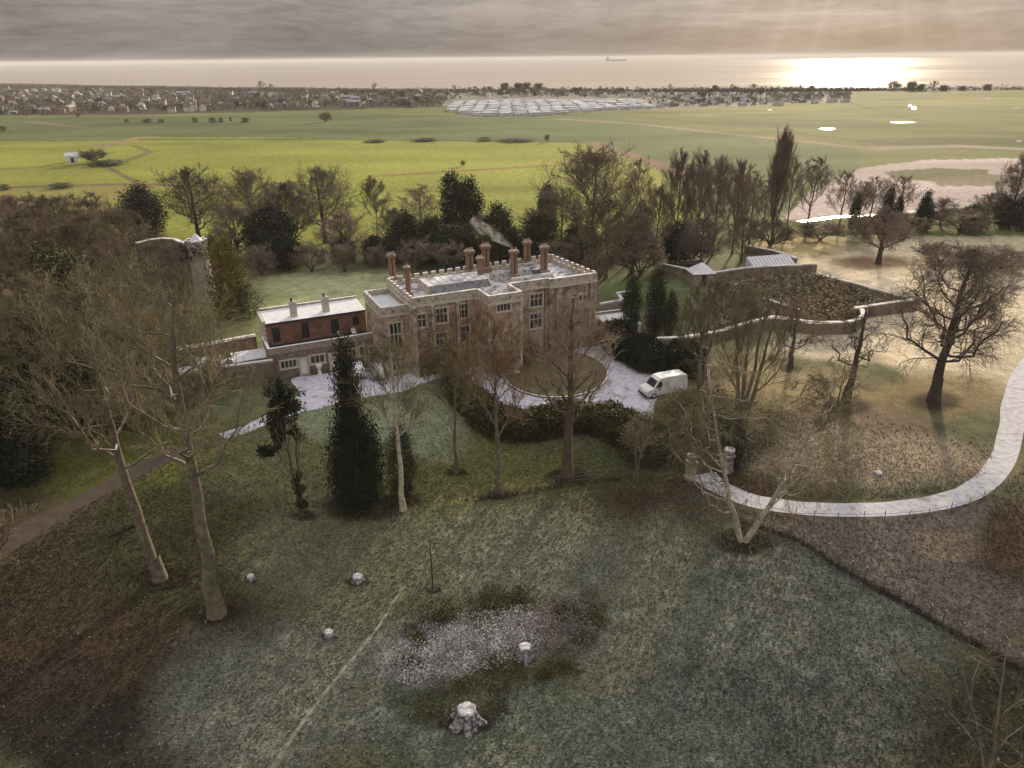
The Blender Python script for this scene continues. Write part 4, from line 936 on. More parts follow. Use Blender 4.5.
# ------------------------------------------------------------------ ruined tower on the left
tower_m = material('pale_flint_tower', (.48, .42, .35), (.28, .235, .19), 2.0, bump=.6)
x, y = G(207, 300); r = empty('ruined_tower', (x, y, 0), .4); tag(r, 'old round stone tower with a small snowy cone roof among bare trees', 'tower')
TZt = height(212, 300, 243)
m = MB(); m.lathe([(0, 1.75), (1.2, 1.6), (TZt * .9, 1.45), (TZt * .93, 1.65), (TZt, 1.65)], 16); tw = m.build('wall', tower_m, r)
m = MB()
for i in range(8): a = 2 * pi * i / 8; m.box(1.45 * cos(a) - .25, 1.45 * cos(a) + .25, 1.45 * sin(a) - .25, 1.45 * sin(a) + .25, TZt, TZt + .6)
m.build('battlement', wall_flint, r)
m = MB(); m.lathe([(TZt + .1, 1.2), (TZt + .5, .95), (TZt + 1.5, .1)], 14); m.build('roof', snowm, r)
P = np.stack([rng.normal(0, 1.5, 260), rng.normal(0, 1.5, 260), rng.uniform(TZt * .75, TZt * 1.02, 260)], 1); V, F = leaves(P, .3, 8, .25); link('ivy', raw_mesh('ivy', V, F, [leaf_dark]), r)
x0, y0 = G(196, 300); pts = [(148, 296), (160, 292), (172, 290), (184, 291), (196, 297)]
walling('ruined_wall', pts, TZt * .93, .6, wall_old, 'tall curved ruined wall with a snow line along its top left of the round tower')

# ------------------------------------------------------------------ vehicles
van_p = material('white_van_paint', (.68, .68, .66), (.55, .55, .54), 1.5, .35, spec=.5, snow=(.8, 2.0, .42))
tyre_m = material('tyre_rubber', (.03, .03, .03), None, 5, .8); rim_m = material('wheel_rim', (.35, .35, .36), None, 5, .4)
lamp_g = material('lamp_glass', (.55, .52, .48), None, 5, .15); red_g = material('red_lamp_glass', (.35, .03, .02), None, 5, .2)
def wheel(x, y, r, w, parent):
    g = 16; vs = [(x + r * cos(2 * pi * i / g) * k, y + s, r + r * sin(2 * pi * i / g) * k) for s, k in ((-w / 2, .6), (-w / 2, 1), (w / 2, 1), (w / 2, .6)) for i in range(g)]
    fs = [(k * g + i, k * g + (i + 1) % g, (k + 1) * g + (i + 1) % g, (k + 1) * g + i) for k in range(3) for i in range(g)]
    o = link('wheel', raw_mesh('tyre', vs, fs, [tyre_m]), parent)
    vs = [(x + r * .6 * cos(2 * pi * i / g), y + s, r + r * .6 * sin(2 * pi * i / g)) for s in (-w / 2 + .02, w / 2 - .02) for i in range(g)]
    link('rim', raw_mesh('rim', vs, [tuple(range(g)), tuple(range(2 * g - 1, g - 1, -1))] + [(i, (i + 1) % g, g + (i + 1) % g, g + i) for i in range(g)], [rim_m]), o)
def extrude_profile(prof, hw, top_in, zin):
    "side profile (x,z) extruded across y; points above zin are pulled inwards"
    n = len(prof); y = [hw - (top_in * max(0, (z - zin)) ) for _, z in prof]
    V = [(x, -yy, z) for (x, z), yy in zip(prof, y)] + [(x, yy, z) for (x, z), yy in zip(prof, y)]
    return V, [tuple(range(n)), tuple(range(2 * n - 1, n - 1, -1))] + [((i + 1) % n, i, n + i, n + (i + 1) % n) for i in range(n)]
def vehicle(name, loc_, rz, prof, hw, L, glasses, paint, label, cat, wheels, wr, tin=.12, zin=1.0, group=None):
    r = empty(name, loc_, rz); tag(r, label, cat, group)
    V, F = extrude_profile(prof, hw, tin, zin); b = link('body', raw_mesh('body', V, F, [paint]), r)
    bv = b.modifiers.new('bevel', 'BEVEL'); bv.width = .06; bv.segments = 2; bv.limit_method = 'ANGLE'
    for gn, pts in glasses:
        for o_ in ((1, -1) if gn != 'windscreen' and gn != 'rear_window' else (0,)):
            if o_: P = [(x, o_ * (hw - tin * max(0, z - zin) + .012), z) for x, z in pts]
            else: P = pts
            link(gn, raw_mesh(gn, P, [tuple(range(len(P)))], [glass]), r)
    for x_ in wheels:
        for s in (-1, 1): wheel(x_, s * (hw - .12), wr, .24, r)
    xf = L / 2; 
    for s in (-1, 1):
        m = MB(); m.box(xf - .16, xf + .012, s * (hw - .25) - .16, s * (hw - .25) + .16, .72, .92); m.build('headlight', lamp_g, r)
        m = MB(); m.box(-xf - .015, -xf + .1, s * (hw - .12) - .08, s * (hw - .12) + .08, .8, 1.1); m.build('tail_light', red_g, r)
        m = MB(); m.box(xf * .42, xf * .42 + .08, s * (hw + .14) - .1, s * (hw + .14) + .1, 1.15, 1.35); m.build('mirror', metal_dark, r)
    m = MB(); m.box(xf - .05, xf + .06, -hw * .92, hw * .92, .28, .55); m.build('bumper', metal_dark, r)
    return r
pf, pb = np.array(G(652, 377, 2.35)), np.array(G(692, 370, 2.35))
dv = pf - pb; va = math.atan2(dv[1], dv[0]); cen = pf + dv / np.linalg.norm(dv) * (-1.6)
VP = [(-2.7, .35), (2.55, .35), (2.7, .55), (2.68, .95), (2.5, 1.12), (1.85, 1.28), (1.25, 2.12), (.95, 2.34), (.0, 2.42), (-2.3, 2.40), (-2.62, 2.28), (-2.72, 1.2)]
vehicle('parked_van', (cen[0], cen[1], 0), va, VP, 1.0, 5.4, [
    ('side_window', [(.75, 1.35), (1.62, 1.35), (1.16, 2.02), (.75, 2.02)]),
    ('windscreen', [(1.80, -.82, 1.375), (1.80, .82, 1.375), (1.29, .74, 2.08), (1.29, -.74, 2.08)])], van_p, 'white van with a snow-dusted roof parked on the drive between the hedges', 'van', (-1.75, 1.75), .36)
CP = [(-2.1, .35), (2.05, .35), (2.12, .65), (1.95, .85), (1.1, .98), (.45, 1.42), (-.3, 1.5), (-1.3, 1.45), (-1.95, 1.0), (-2.12, .9)]
car_p = material('snow_covered_car_paint', (.60, .60, .62), (.4, .4, .42), 1.5, .4, spec=.5, snow=(1, 1.5, .25))
CG = [('side_window', [(-1.45, 1.0), (.9, 1.0), (.45, 1.33), (-1.2, 1.36)]), ('windscreen', [(1.10, -.68, 1.02), (1.10, .68, 1.02), (.50, .62, 1.42), (.50, -.62, 1.42)])]
for k, (px, py, rz, lb) in enumerate([(535, 347, TH + .1, 'snow-covered car parked close to the front wall right of the manor porch'), (357, 374, TH + 1.5, 'snow-covered car standing on the forecourt beside the dark cypress'), (377, 375, TH + 1.4, 'snow-covered car parked below the tall side block of the manor')]):
    x, y = G(px, py); vehicle('parked_car', (x, y, 0), rz, CP, .86, 4.2, CG, car_p, lb, 'car', (-1.3, 1.3), .31, .25, .9, 'snow-covered cars by the manor')

# ------------------------------------------------------------------ hedges, island, shrubs
def hedge(name, pix, w, h, mat, label, n, size=.32, group=None, rough=.15):
    S, A_, B_ = ribbon_pts(pix, w); L = np.r_[0, np.cumsum(np.linalg.norm(np.diff(S, axis=0), axis=1))]
    s = rng.uniform(0, L[-1], n); cx = np.interp(s, L, S[:, 0]); cy = np.interp(s, L, S[:, 1]); ax = np.interp(s, L, A_[:, 0]) - cx; ay = np.interp(s, L, A_[:, 1]) - cy
    side = rng.uniform(-1, 1, n); hz = h * (1 + rough * np.sin(s * 1.1) + rough * .6 * np.sin(s * 2.7 + 1)); top = rng.random(n) < .55
    z = np.where(top, hz * (1 - .25 * np.abs(side) ** 4) * rng.uniform(.88, 1.02, n), hz * rng.uniform(.05, .95, n)); sd = np.where(top, side, np.sign(side) * rng.uniform(.82, 1.0, n))
    C = np.stack([cx + ax * sd, cy + ay * sd, z], 1); V, F = leaves(C, size, 14, .20)
    x0, y0 = S[len(S) // 2]
    r = empty(name, (x0, y0, 0)); tag(r, label, 'hedge', group)
    link('foliage', raw_mesh('foliage', V - np.array([x0, y0, 0]), F, [mat]), r)
    m = MB(); k = len(S)
    Vv = []; 
    for i in range(k):
        for (q, zz) in ((A_[i], 0), (A_[i], h * .72), (B_[i], h * .72), (B_[i], 0)):
            c_ = S[i] + (q - S[i]) * .72; Vv.append((c_[0] - x0, c_[1] - y0, zz))
    Ff = [(4 * i + j, 4 * i + 4 + j, 4 * i + 5 + j, 4 * i + 1 + j) for i in range(k - 1) for j in range(3)] + [(0, 1, 2, 3), (4 * k - 1, 4 * k - 2, 4 * k - 3, 4 * k - 4)]
    link('branches', raw_mesh('branches', Vv, Ff, [bark_dark]), r); return r
hedge('hedge', [(452, 392), (466, 405), (482, 420), (500, 432), (520, 435), (545, 431), (575, 426), (600, 428), (625, 438), (645, 452), (655, 466)], [2.2, 3.2, 3.8, 3.8, 4.0, 4.2, 4.4, 4.6], 2.3, leaf_olive, 'long curved dark olive hedge sweeping round the near side of the turning circle', 2600, rough=.1)
hedge('hedge', [(613, 345), (630, 358), (650, 368), (680, 372), (705, 374)], [3.2, 4.2, 4.6, 4.6, 4.0], 3.2, leaf_dark, 'tall dark clipped hedge beside the drive behind the white van', 1700)
Pi = [(556 + 52 * cos(t), 375 + 23.5 * sin(t)) for t in np.linspace(0, 2 * pi, 20)[:-1]]
isl = [G(*p) for p in Pi]; m = MB(); m.prism(isl, .0, .13); m.build('turf_island', [island_m]); tag(bpy.data.objects['turf_island'], kind='structure')
m = MB(); Ps = smooth_poly(isl, 3)
for i in range(len(Ps)): m.ebox(Ps[i - 1], Ps[i], 0, .20 + (i % 5) * .003, .14, .06)
tag(m.build('island_kerb', wall_old), 'low rounded stone kerb ring around the grass turning island', 'kerb')

def bush(px, py, top, w, mat, label, name='evergreen_bush', n=110, size=.34, group=None, prof='round', cat='bush', per=22): return evergreen(px, py, top, w, prof, mat, label, name, n, size, per, cat, group, .08)
# mass of shrubs between the van and the gate pillars
SB = 'overgrown shrubs between the van and the gate'
leaf_scrub = material('olive_brown_scrub', (.125, .105, .045), (.045, .038, .018), .8, .9)
for px, py, tp, w, mt_, lb in [
  (676, 420, 392, 46, leaf_scrub, 'olive-brown scrubby shrub directly in front of the white van'), (706, 420, 386, 52, leaf_scrub, 'large olive-brown shrub just behind the back of the white van'),
  (650, 438, 412, 40, leaf_scrub, 'scruffy shrub at the end of the long curved hedge'), (704, 442, 408, 52, leaf_scrub, 'broad tangled shrub behind the left gate pillar'),
  (722, 450, 410, 50, leaf_dark, 'dark laurel bush behind the right gate pillar'), (735, 470, 436, 30, leaf_dark, 'small near-black bush right of the right gate pillar'), (660, 462, 434, 40, leaf_dark, 'low dark bush left of the left gate pillar'), (640, 462, 436, 34, leaf_scrub, 'scruffy low shrub where the long hedge meets the fence')]:
    bush(px, py, tp, w, mt_, lb, 'shrub', n=170, size=.30, group=SB)
for px, py, tp, w, lb in [(455, 385, 362, 34, 'brown leafless bush at the left end of the curved hedge'), (500, 378, 352, 40, 'rusty leafless bush by the manor porch'), (528, 366, 343, 30, 'rusty leafless bush right of the manor porch'), (430, 374, 352, 34, 'brown leafless bush below the left front of the manor'), (606, 352, 326, 44, 'purplish leafless bush at the right corner of the manor')]:
    bare_tree(px, py, tp, w, 'shrub', lb, 'leafless bushes by the manor', 'leafless_bush', 'bush')

# ------------------------------------------------------------------ gate pillars, fences, stumps
for px, py, tp, lb in ((690, 479, 455, 'left stone gate pillar with a snowy cap beside the dark shrubs'), (727, 472, 449, 'right stone gate pillar with a snowy cap beside the drive')):
    x, y = G(px, py); h = height(px, py, tp); r = empty('gate_pillar', (x, y, 0), .4); tag(r, lb, 'gate pillar', 'pair of gate pillars')
    m = MB(); m.box(-.42, .42, -.42, .42, 0, .35); m.box(-.34, .34, -.34, .34, .35, h - .75); m.build('shaft', stone_pale, r)
    m = MB(); m.box(-.45, .45, -.45, .45, h - .75, h - .6); m.lathe([(h - .6, .2), (h - .4, .42), (h - .15, .55), (h, .5)], 12); m.build('cap', stone_pale, r)
def fence(name, pix, h, gap, label, wires=(.35, .7, 1.05), jitter=.12, pr=.045, skip=()):
    g = [np.array(G(*p)) for p in pix]; r = empty(name, (*g[0], 0)); tag(r, label, 'fence')
    L = [0]
    for a, b in zip(g, g[1:]): L.append(L[-1] + np.linalg.norm(b - a))
    n = int(L[-1] / gap) + 1; gx = np.array(g); pos = []
    for i in range(n):
        s = i * gap + random.uniform(-.15, .15) * gap; x = np.interp(s, L, gx[:, 0]); y = np.interp(s, L, gx[:, 1]); pos.append((x, y))
    base_ = raw_mesh('post', *(lambda m: (m.v, m.f))(MB().cyl(0, 0, 0, h, pr, pr * .85, 6)), [post_m])
    for x, y in pos[:100]:
        o = bpy.data.objects.new('post', base_); COL.objects.link(o); o.parent = r
        o.location = (x - g[0][0], y - g[0][1], 0); o.scale = (1, 1, random.uniform(.88, 1.08)); o.rotation_euler = (random.gauss(0, .05), random.gauss(0, .05), random.uniform(0, 3))
    if len(pos) > 1:
        for zz in wires:
            m = MB()
            for (x0, y0), (x1, y1) in zip(pos, pos[1:]):
                a, b = (x0 - g[0][0], y0 - g[0][1]), (x1 - g[0][0], y1 - g[0][1]); m.ebox(a, b, zz - .012, zz + .012, .012, .012)
            m.build('wire', wire_m, r)
    return r
fence('wire_fence', [(760, 528), (800, 541), (850, 573), (900, 600), (950, 630), (1000, 657), (1040, 680)], 1.3, 1.15, 'dark post and wire fence running down to the lower right corner of the park', pr=.06)
fence('wire_fence', [(448, 500), (475, 500), (520, 493), (565, 484), (620, 478), (670, 482), (715, 500), (745, 520)], 1.1, 2.6, 'faint post and wire fence passing under the tall central tree', pr=.04)
fence('drive_fence', [(745, 506), (790, 519), (840, 520), (880, 520), (925, 517), (965, 508), (1000, 492), (1024, 478)], .95, 2.0, 'row of thin posts along the near edge of the curving snowy drive', wires=(.6,), pr=.035)
# bank of dark growth along the lower fence
def strip_growth(name, pix, w, n, mat, label, zmax=.16, size=.13, per=7, cat='undergrowth', jit=.14):
    S, A_, B_ = ribbon_pts(pix, w); t = rng.uniform(0, len(S) - 1.001, n); i = t.astype(int); fr = (t - i)[:, None]; s = rng.uniform(0, 1, n)[:, None]
    P = (A_[i] * (1 - fr) + A_[i + 1] * fr) * s + (B_[i] * (1 - fr) + B_[i + 1] * fr) * (1 - s)
    V, F = leaves(np.column_stack([P, rng.uniform(.02, zmax, n)]), size, per, jit)
    return tag(link(name, raw_mesh(name, V, F, [mat])), label, cat, kind='stuff')
leaf_litter = material('brown_dead_growth', (.075, .05, .04), (.03, .02, .017), .8, .95)
strip_growth('fence_undergrowth', [(740, 522), (800, 543), (850, 575), (900, 602), (950, 632), (1000, 659), (1040, 682)], [.35, .35, .4], 1000, leaf_litter, 'strip of dark brown dead growth along the foot of the wire fence')
strip_growth('fence_undergrowth', [(480, 500), (520, 494), (565, 486), (620, 480)], [.2, .25], 300, leaf_litter, 'thin strip of dead growth along the fence under the central tree')
# stumps
frost_wood = material('frosted_cut_wood', (.62, .62, .68), (.30, .28, .29), 6, .9, mottled=((.16, .13, .12), 3.5, .5, .62))
def stump(px, py, r_, h, label, root=1.7, n=40):
    x, y = G(px, py); e = empty('tree_stump', (x, y, 0)); tag(e, label, 'tree stump', 'frosted tree stumps')
    V = []; F = []; zs = [0, .12, .3, .6, 1.0]
    for k, t in enumerate(zs):
        for i in range(n):
            a = 2 * pi * i / n; fl = root * (1 - t) ** 1.6; rr = r_ * (1 + fl * (.75 + .35 * cos(5 * a + .4) + .25 * cos(9 * a + 1))); rr *= 1 + .05 * sin(7 * a)
            V.append((rr * cos(a), rr * sin(a), h * t))
    for k in range(len(zs) - 1):
        for i in range(n): F.append((k * n + i, k * n + (i + 1) % n, (k + 1) * n + (i + 1) % n, (k + 1) * n + i))
    link('roots', raw_mesh('roots', V, F, [stump_side]), e)
    m = MB(); n2 = 24; vs = []
    for z, k in ((h - .04, 1.0), (h + .06, 1.04), (h + .13, .9)):
        for i in range(n2):
            a = 2 * pi * i / n2; rr = r_ * k * (1 + .07 * sin(5 * a) + .04 * sin(11 * a)); vs.append((rr * cos(a), rr * sin(a), z + .03 * sin(3 * a)))
    vs.append((0, 0, h + .16)); fs = [(k * n2 + i, k * n2 + (i + 1) % n2, (k + 1) * n2 + (i + 1) % n2, (k + 1) * n2 + i) for k in range(2) for i in range(n2)] + [(2 * n2 + i, 2 * n2 + (i + 1) % n2, 3 * n2) for i in range(n2)]
    link('cut_top', raw_mesh('cut_top', vs, fs, [frost_top]), e)
frost_top = material('frosted_stump_top', (.56, .56, .61), (.28, .27, .29), 5, .9, bump=.5, mottled=((.24, .20, .19), 3, .56, .66))
stump_side = material('frosted_stump_roots', (.36, .35, .38), (.06, .05, .045), 5, .95, bump=.8, contrast=(.42, .58))
stump(467, 722, .52, 1.0, 'large frosted tree stump with flared roots nearest the camera', 1.15)
stump(525, 657, .38, .85, 'smaller frosted stump at the lower right edge of the bramble patch', .8)
stump(358, 580, .36, .30, 'low snow-topped stump left of the thin stake', .5)
stump(329, 635, .28, .22, 'tiny snow-topped stump beside the trodden path', .4)
stump(251, 579, .26, .22, 'small snow-topped stump right of the leaning tall tree', .4)
stump(878, 475, .35, .2, 'small pale frosted stump in the brown grass inside the curve of the drive', .4)
x, y = G(433, 590); r = empty('sapling', (x, y, 0)); tag(r, 'thin dark leafless sapling standing alone on the lawn above the bramble patch', 'sapling')
h = height(433, 590, 540); m = MB(); m.cyl(0, 0, 0, h * .7, .07, .05, 7); m.cyl(0, 0, h * .7, h, .05, .02, 7); m.build('trunk', bark_dark, r)
m = MB(); m.cyl(0, 0, 0, .1, .3, .25, 9); m.build('root_collar', leaf_litter, r)
for px, py in ((450, 497), (467, 500)):
    x, y = G(px, py); r = empty('tree_guard_post', (x, y, 0)); tag(r, 'short dark post on the lawn, %s of the two near the trodden path' % ('left' if px < 460 else 'right'), 'post', 'short posts on the lawn')
    m = MB(); m.cyl(0, 0, 0, 1.3, .05, .045, 6); m.build('post', post_m, r); m = MB(); m.cyl(0, 0, 0, .08, .22, .18, 8); m.build('foot', leaf_litter, r)
# bramble patch
rq = random.Random(5)
def patch(name, ells, n, mat, label, zmax, size, per, jit=.2, cat='brambles'):
    cs = []
    for cx, cy, rx, ry in ells:
        a = rng.uniform(0, 2 * pi, n // len(ells)); q = np.sqrt(rng.random(len(a))) * (1 + .15 * np.sin(3 * a))
        cs += [(*G(cx + rx * qq * cos(aa), cy + ry * qq * sin(aa)), zmax * (1 - .6 * qq) * random.random()) for aa, qq in zip(a, q)]
    V, F = leaves(np.array(cs), size, per, jit); return tag(link(name, raw_mesh(name, V, F, [mat])), label, cat, kind='stuff')
patch('frosted_brambles', [(440, 655, 44, 26), (490, 636, 44, 23), (418, 668, 24, 18), (525, 630, 34, 20), (470, 655, 40, 16)], 1500, leaf_frost, 'whitish frosted brambles filling the left of the rough patch', .6, .13, 9)
patch('brown_brambles', [(563, 628, 34, 28)], 900, material('brown_frosted_bramble', (.30, .26, .235), (.13, .105, .095), 1.5, .95), 'pinkish brown brambles at the right end of the rough patch', .8, .12, 9)
patch('dark_brambles', [(495 + (92 + rq.uniform(-14, 12)) * cos(t), 645 + (44 + rq.uniform(-8, 7)) * sin(t) - 10 * cos(t), rq.uniform(6, 18), rq.uniform(4, 11)) for t in [rq.uniform(0, 6.28) for _ in range(26)]] + [(500, 664, 20, 10), (430, 712, 16, 9), (495, 712, 14, 9), (450, 690, 24, 7)], 2600, leaf_olive, 'dark green brambles ringing the rough patch and the large stump', .5, .13, 8)

# ------------------------------------------------------------------ hero trees near the camera
D = dict
hero(217, 614, 238, 150, D(tr=.56, h0=.42, n=(17, 9, 7, 5), up=.30, twig=.018, spread=44, gnarl=.03), bark_grey, tw_olive, 'tall bare tree with a thick grey trunk, nearest the camera on the left')
hero(160, 579, 240, 165, D(tr=.45, h0=.42, n=(17, 9, 7, 5), up=.25, twig=.018, spread=46, gnarl=.03), bark_grey, tw_olive, 'tall bare grey tree just left of the thickest near trunk with a dead lower limb')
_, H_, W_ = hero(567, 476, 290, 104, D(tr=.52, h0=.30, n=(24, 9, 7, 5), up=.3, twig=.014, limb_up=.9, spread=38, top=.96), bark_brown, tw_pink, 'tall straight-trunked bare tree with pinkish twigs in front of the manor entrance circle')
hero(403, 510, 318, 90, D(tr=.27, h0=.45, n=(18, 9, 7, 5), up=.3, twig=.014, limb_up=.8, spread=42), bark_birch, tw_olive, 'bare birch with a slim pale trunk beside the dark cypresses')
hero(456, 472, 322, 62, D(tr=.20, h0=.40, n=(16, 9, 7, 5), up=.35, twig=.017, limb_up=1.0, spread=36), bark_grey, tw_olive, 'slender bare tree standing on the lawn right of the pale birch')
hero(500, 494, 300, 95, D(tr=.24, h0=.34, n=(18, 9, 7, 5), up=.35, twig=.014, limb_up=1.0, spread=38), bark_grey, tw_rust, 'bare tree with a rusty brown crown hiding the manor porch', leafy=(leaf_rust, .10, .35, 1, .25))
hero(743, 541, 345, 215, D(tr=.26, h0=.22, n=(30, 9, 7, 5), up=.10, twig=.015, stems=2, splay=.52, phi=(112, 20), droop=.35, spread=44, limb_up=.3, gnarl=.03), bark_birch, tw_olive, 'pale forked tree with two spreading stems and drooping olive twigs by the drive')
hero(845, 406, 302, 78, D(tr=.50, h0=.40, n=(11, 6, 5, 4), up=.1, twig=.022, spread=52, gnarl=.06), bark_dark, tw_dark, 'gnarled half-dead tree with knobbly limbs in front of the curved garden wall')
hero(933, 401, 232, 122, D(tr=.60, h0=.22, n=(24, 12, 9, 5), up=.1, twig=.022, spread=46, gnarl=.035, droop=.12, stems=1), bark_dark, tw_dark, 'big dark bare oak standing alone in the frosty pasture on the right')
hero(878, 264, 205, 72, D(tr=.48, h0=.2, n=(18, 11, 8, 5), up=.08, twig=.035, spread=46, droop=.1), bark_dark, tw_purple, 'round spreading bare tree alone in the far pasture beyond the walled garden')
hero(737, 452, 268, 92, D(tr=.30, h0=.25, n=(18, 9, 7, 5), up=.35, twig=.016, stems=4, splay=.5, limb_up=.9, spread=36), bark_grey, tw_olive, 'multi-stemmed olive bare tree in front of the walled garden, right one of the pair')
hero(700, 392, 278, 76, D(tr=.26, h0=.3, n=(18, 9, 7, 5), up=.35, twig=.018, stems=3, splay=.4, limb_up=.9, spread=36), bark_grey, tw_olive, 'olive bare tree right of the dark yews, left of the walled garden pair')
hero(790, 367, 298, 64, D(tr=.32, h0=.25, n=(14, 8, 6, 5), up=.1, twig=.022, spread=50, gnarl=.04), bark_dark, tw_brown, 'small bare tree close to the front of the curving garden wall')
hero(636, 482, 412, 46, D(tr=.12, h0=.25, n=(14, 8, 6, 4), up=.2, twig=.016, stems=2, splay=.3), bark_grey, tw_brown, 'thin bare young tree under the scrub left of the gate pillars')
hero(835, 420, 352, 60, D(tr=.12, h0=.2, n=(10, 7, 6, 4), up=.1, twig=.016, droop=.2), bark_dark, tw_brown, 'fine twiggy young tree beside the gnarled half-dead tree')
hero(203, 400, 300, 66, D(tr=.16, h0=.3, n=(12, 8, 6, 4), up=.3, twig=.02, stems=2, splay=.4), bark_birch, tw_olive, 'pair-stemmed pale young tree against the brick garden wall')
hero(985, 800, 650, 210, D(tr=.10, h0=.12, n=(14, 6, 5, 3), up=.3, twig=.010, stems=5, splay=.7, limb_up=.9, spread=36), bark_grey, tw_olive, 'thin bare young tree reaching up at the lower right corner')
# dead lower limb of the near left tree
x, y = G(160, 579)
Bd = dict(p0=np.array([[0, 0, 5.2]]), c=np.array([[-1.2, -.2, 5.3]]), p1=np.array([[-3.2, -.6, 3.9]]), r0=np.array([.14]), r1=np.array([.04]))
k1 = kids(Bd, 9, .45, 45, -.2, .018, .3); k2 = kids(k1, 5, .5, 40, -.1, .012, .2)
V, F = tubes([tess(Bd, 6, .03), tess(k1, 4, .04), tess(k2, 2, .04)], 5)
leafless_dead = material('dead_black_wood', (.03, .024, .02), None, 4, .9)
t = [o for o in COL.objects if o.get('label', '').startswith('tall bare grey tree just left')][0]
link('dead_limb', raw_mesh('dead_limb', V, F, [leafless_dead]), t)
# ivy-clad forked tree
x, y = G(302, 516); H = height(302, 516, 372); r = empty('ivy_clad_tree', (x, y, 0)); tag(r, 'forked tree with a bare base and dark ivy clumps in its top', 'tree')
(V0, F0), (V1, F1), tips = bare(H=H, W=4.2, tr=.15, h0=.3, n=(14, 6, 4, 0), up=.5, twig=.02, stems=3, splay=.45, limb_up=1.2, spread=30)
link('trunk', raw_mesh('trunk', V0, F0, [bark_brown], smooth=True), r); link('crown', raw_mesh('crown', V1, F1, [tw_olive]), r)
cl = []
for cx, cz, rr, n in ((-.9, .82, .55, 34), (-1.2, .66, .7, 34), (-.1, .88, .6, 36), (.5, .78, .6, 30), (-.4, .72, .8, 40), (-.9, .56, .5, 18), (.35, .60, .4, 14), (-1.9, .47, .35, 12), (-2.5, .48, .3, 10), (.1, .1, .32, 14), (.05, .2, .3, 12), (.1, .28, .22, 6)):
    cl.append(np.stack([cx + rng.normal(0, rr * .55, n), rng.normal(0, rr * .6, n), cz * H + rng.normal(0, rr * .8, n)], 1))
V, F = leaves(np.concatenate(cl), .22, 34, .17); link('ivy', raw_mesh('ivy', V, F, [leaf_dark]), r)
# dark conifers in the middle
evergreen(360, 507, 343, 47, 'slender', leaf_dark, 'tall dark pointed cypress on the lawn left of the pale birch', 'cypress', 900, .22, 34, key=1)
evergreen(404, 496, 426, 27, 'column', leaf_dark, 'small near-black column conifer just behind the pale birch trunk', 'column_conifer', 420, .2, 36)
evergreen(630, 334, 275, 18, 'column', leaf_dark, 'left dark yew of the clump between the manor and the walled garden', 'yew', 380, .26, 34, group='dark yews right of the manor')
evergreen(654, 334, 272, 20, 'column', leaf_dark, 'middle dark yew of the clump right of the manor', 'yew', 380, .26, 34, group='dark yews right of the manor')
evergreen(669, 338, 292, 14, 'round', leaf_dark, 'right yew of the clump with a looser grey-green crown', 'yew', 340, .26, 34, group='dark yews right of the manor')
evergreen(234, 316, 240, 32, 'column', leaf_gold, 'golden olive conifer leaning against the round ruined tower', 'golden_conifer', 420, .35, 26)
bush(250, 318, 285, 30, leaf_mid, 'low green bush at the foot of the golden conifer')
bush(268, 354, 341, 9, leaf_dark, 'small near-black bush against the corner of the low front range', n=60, size=.25)

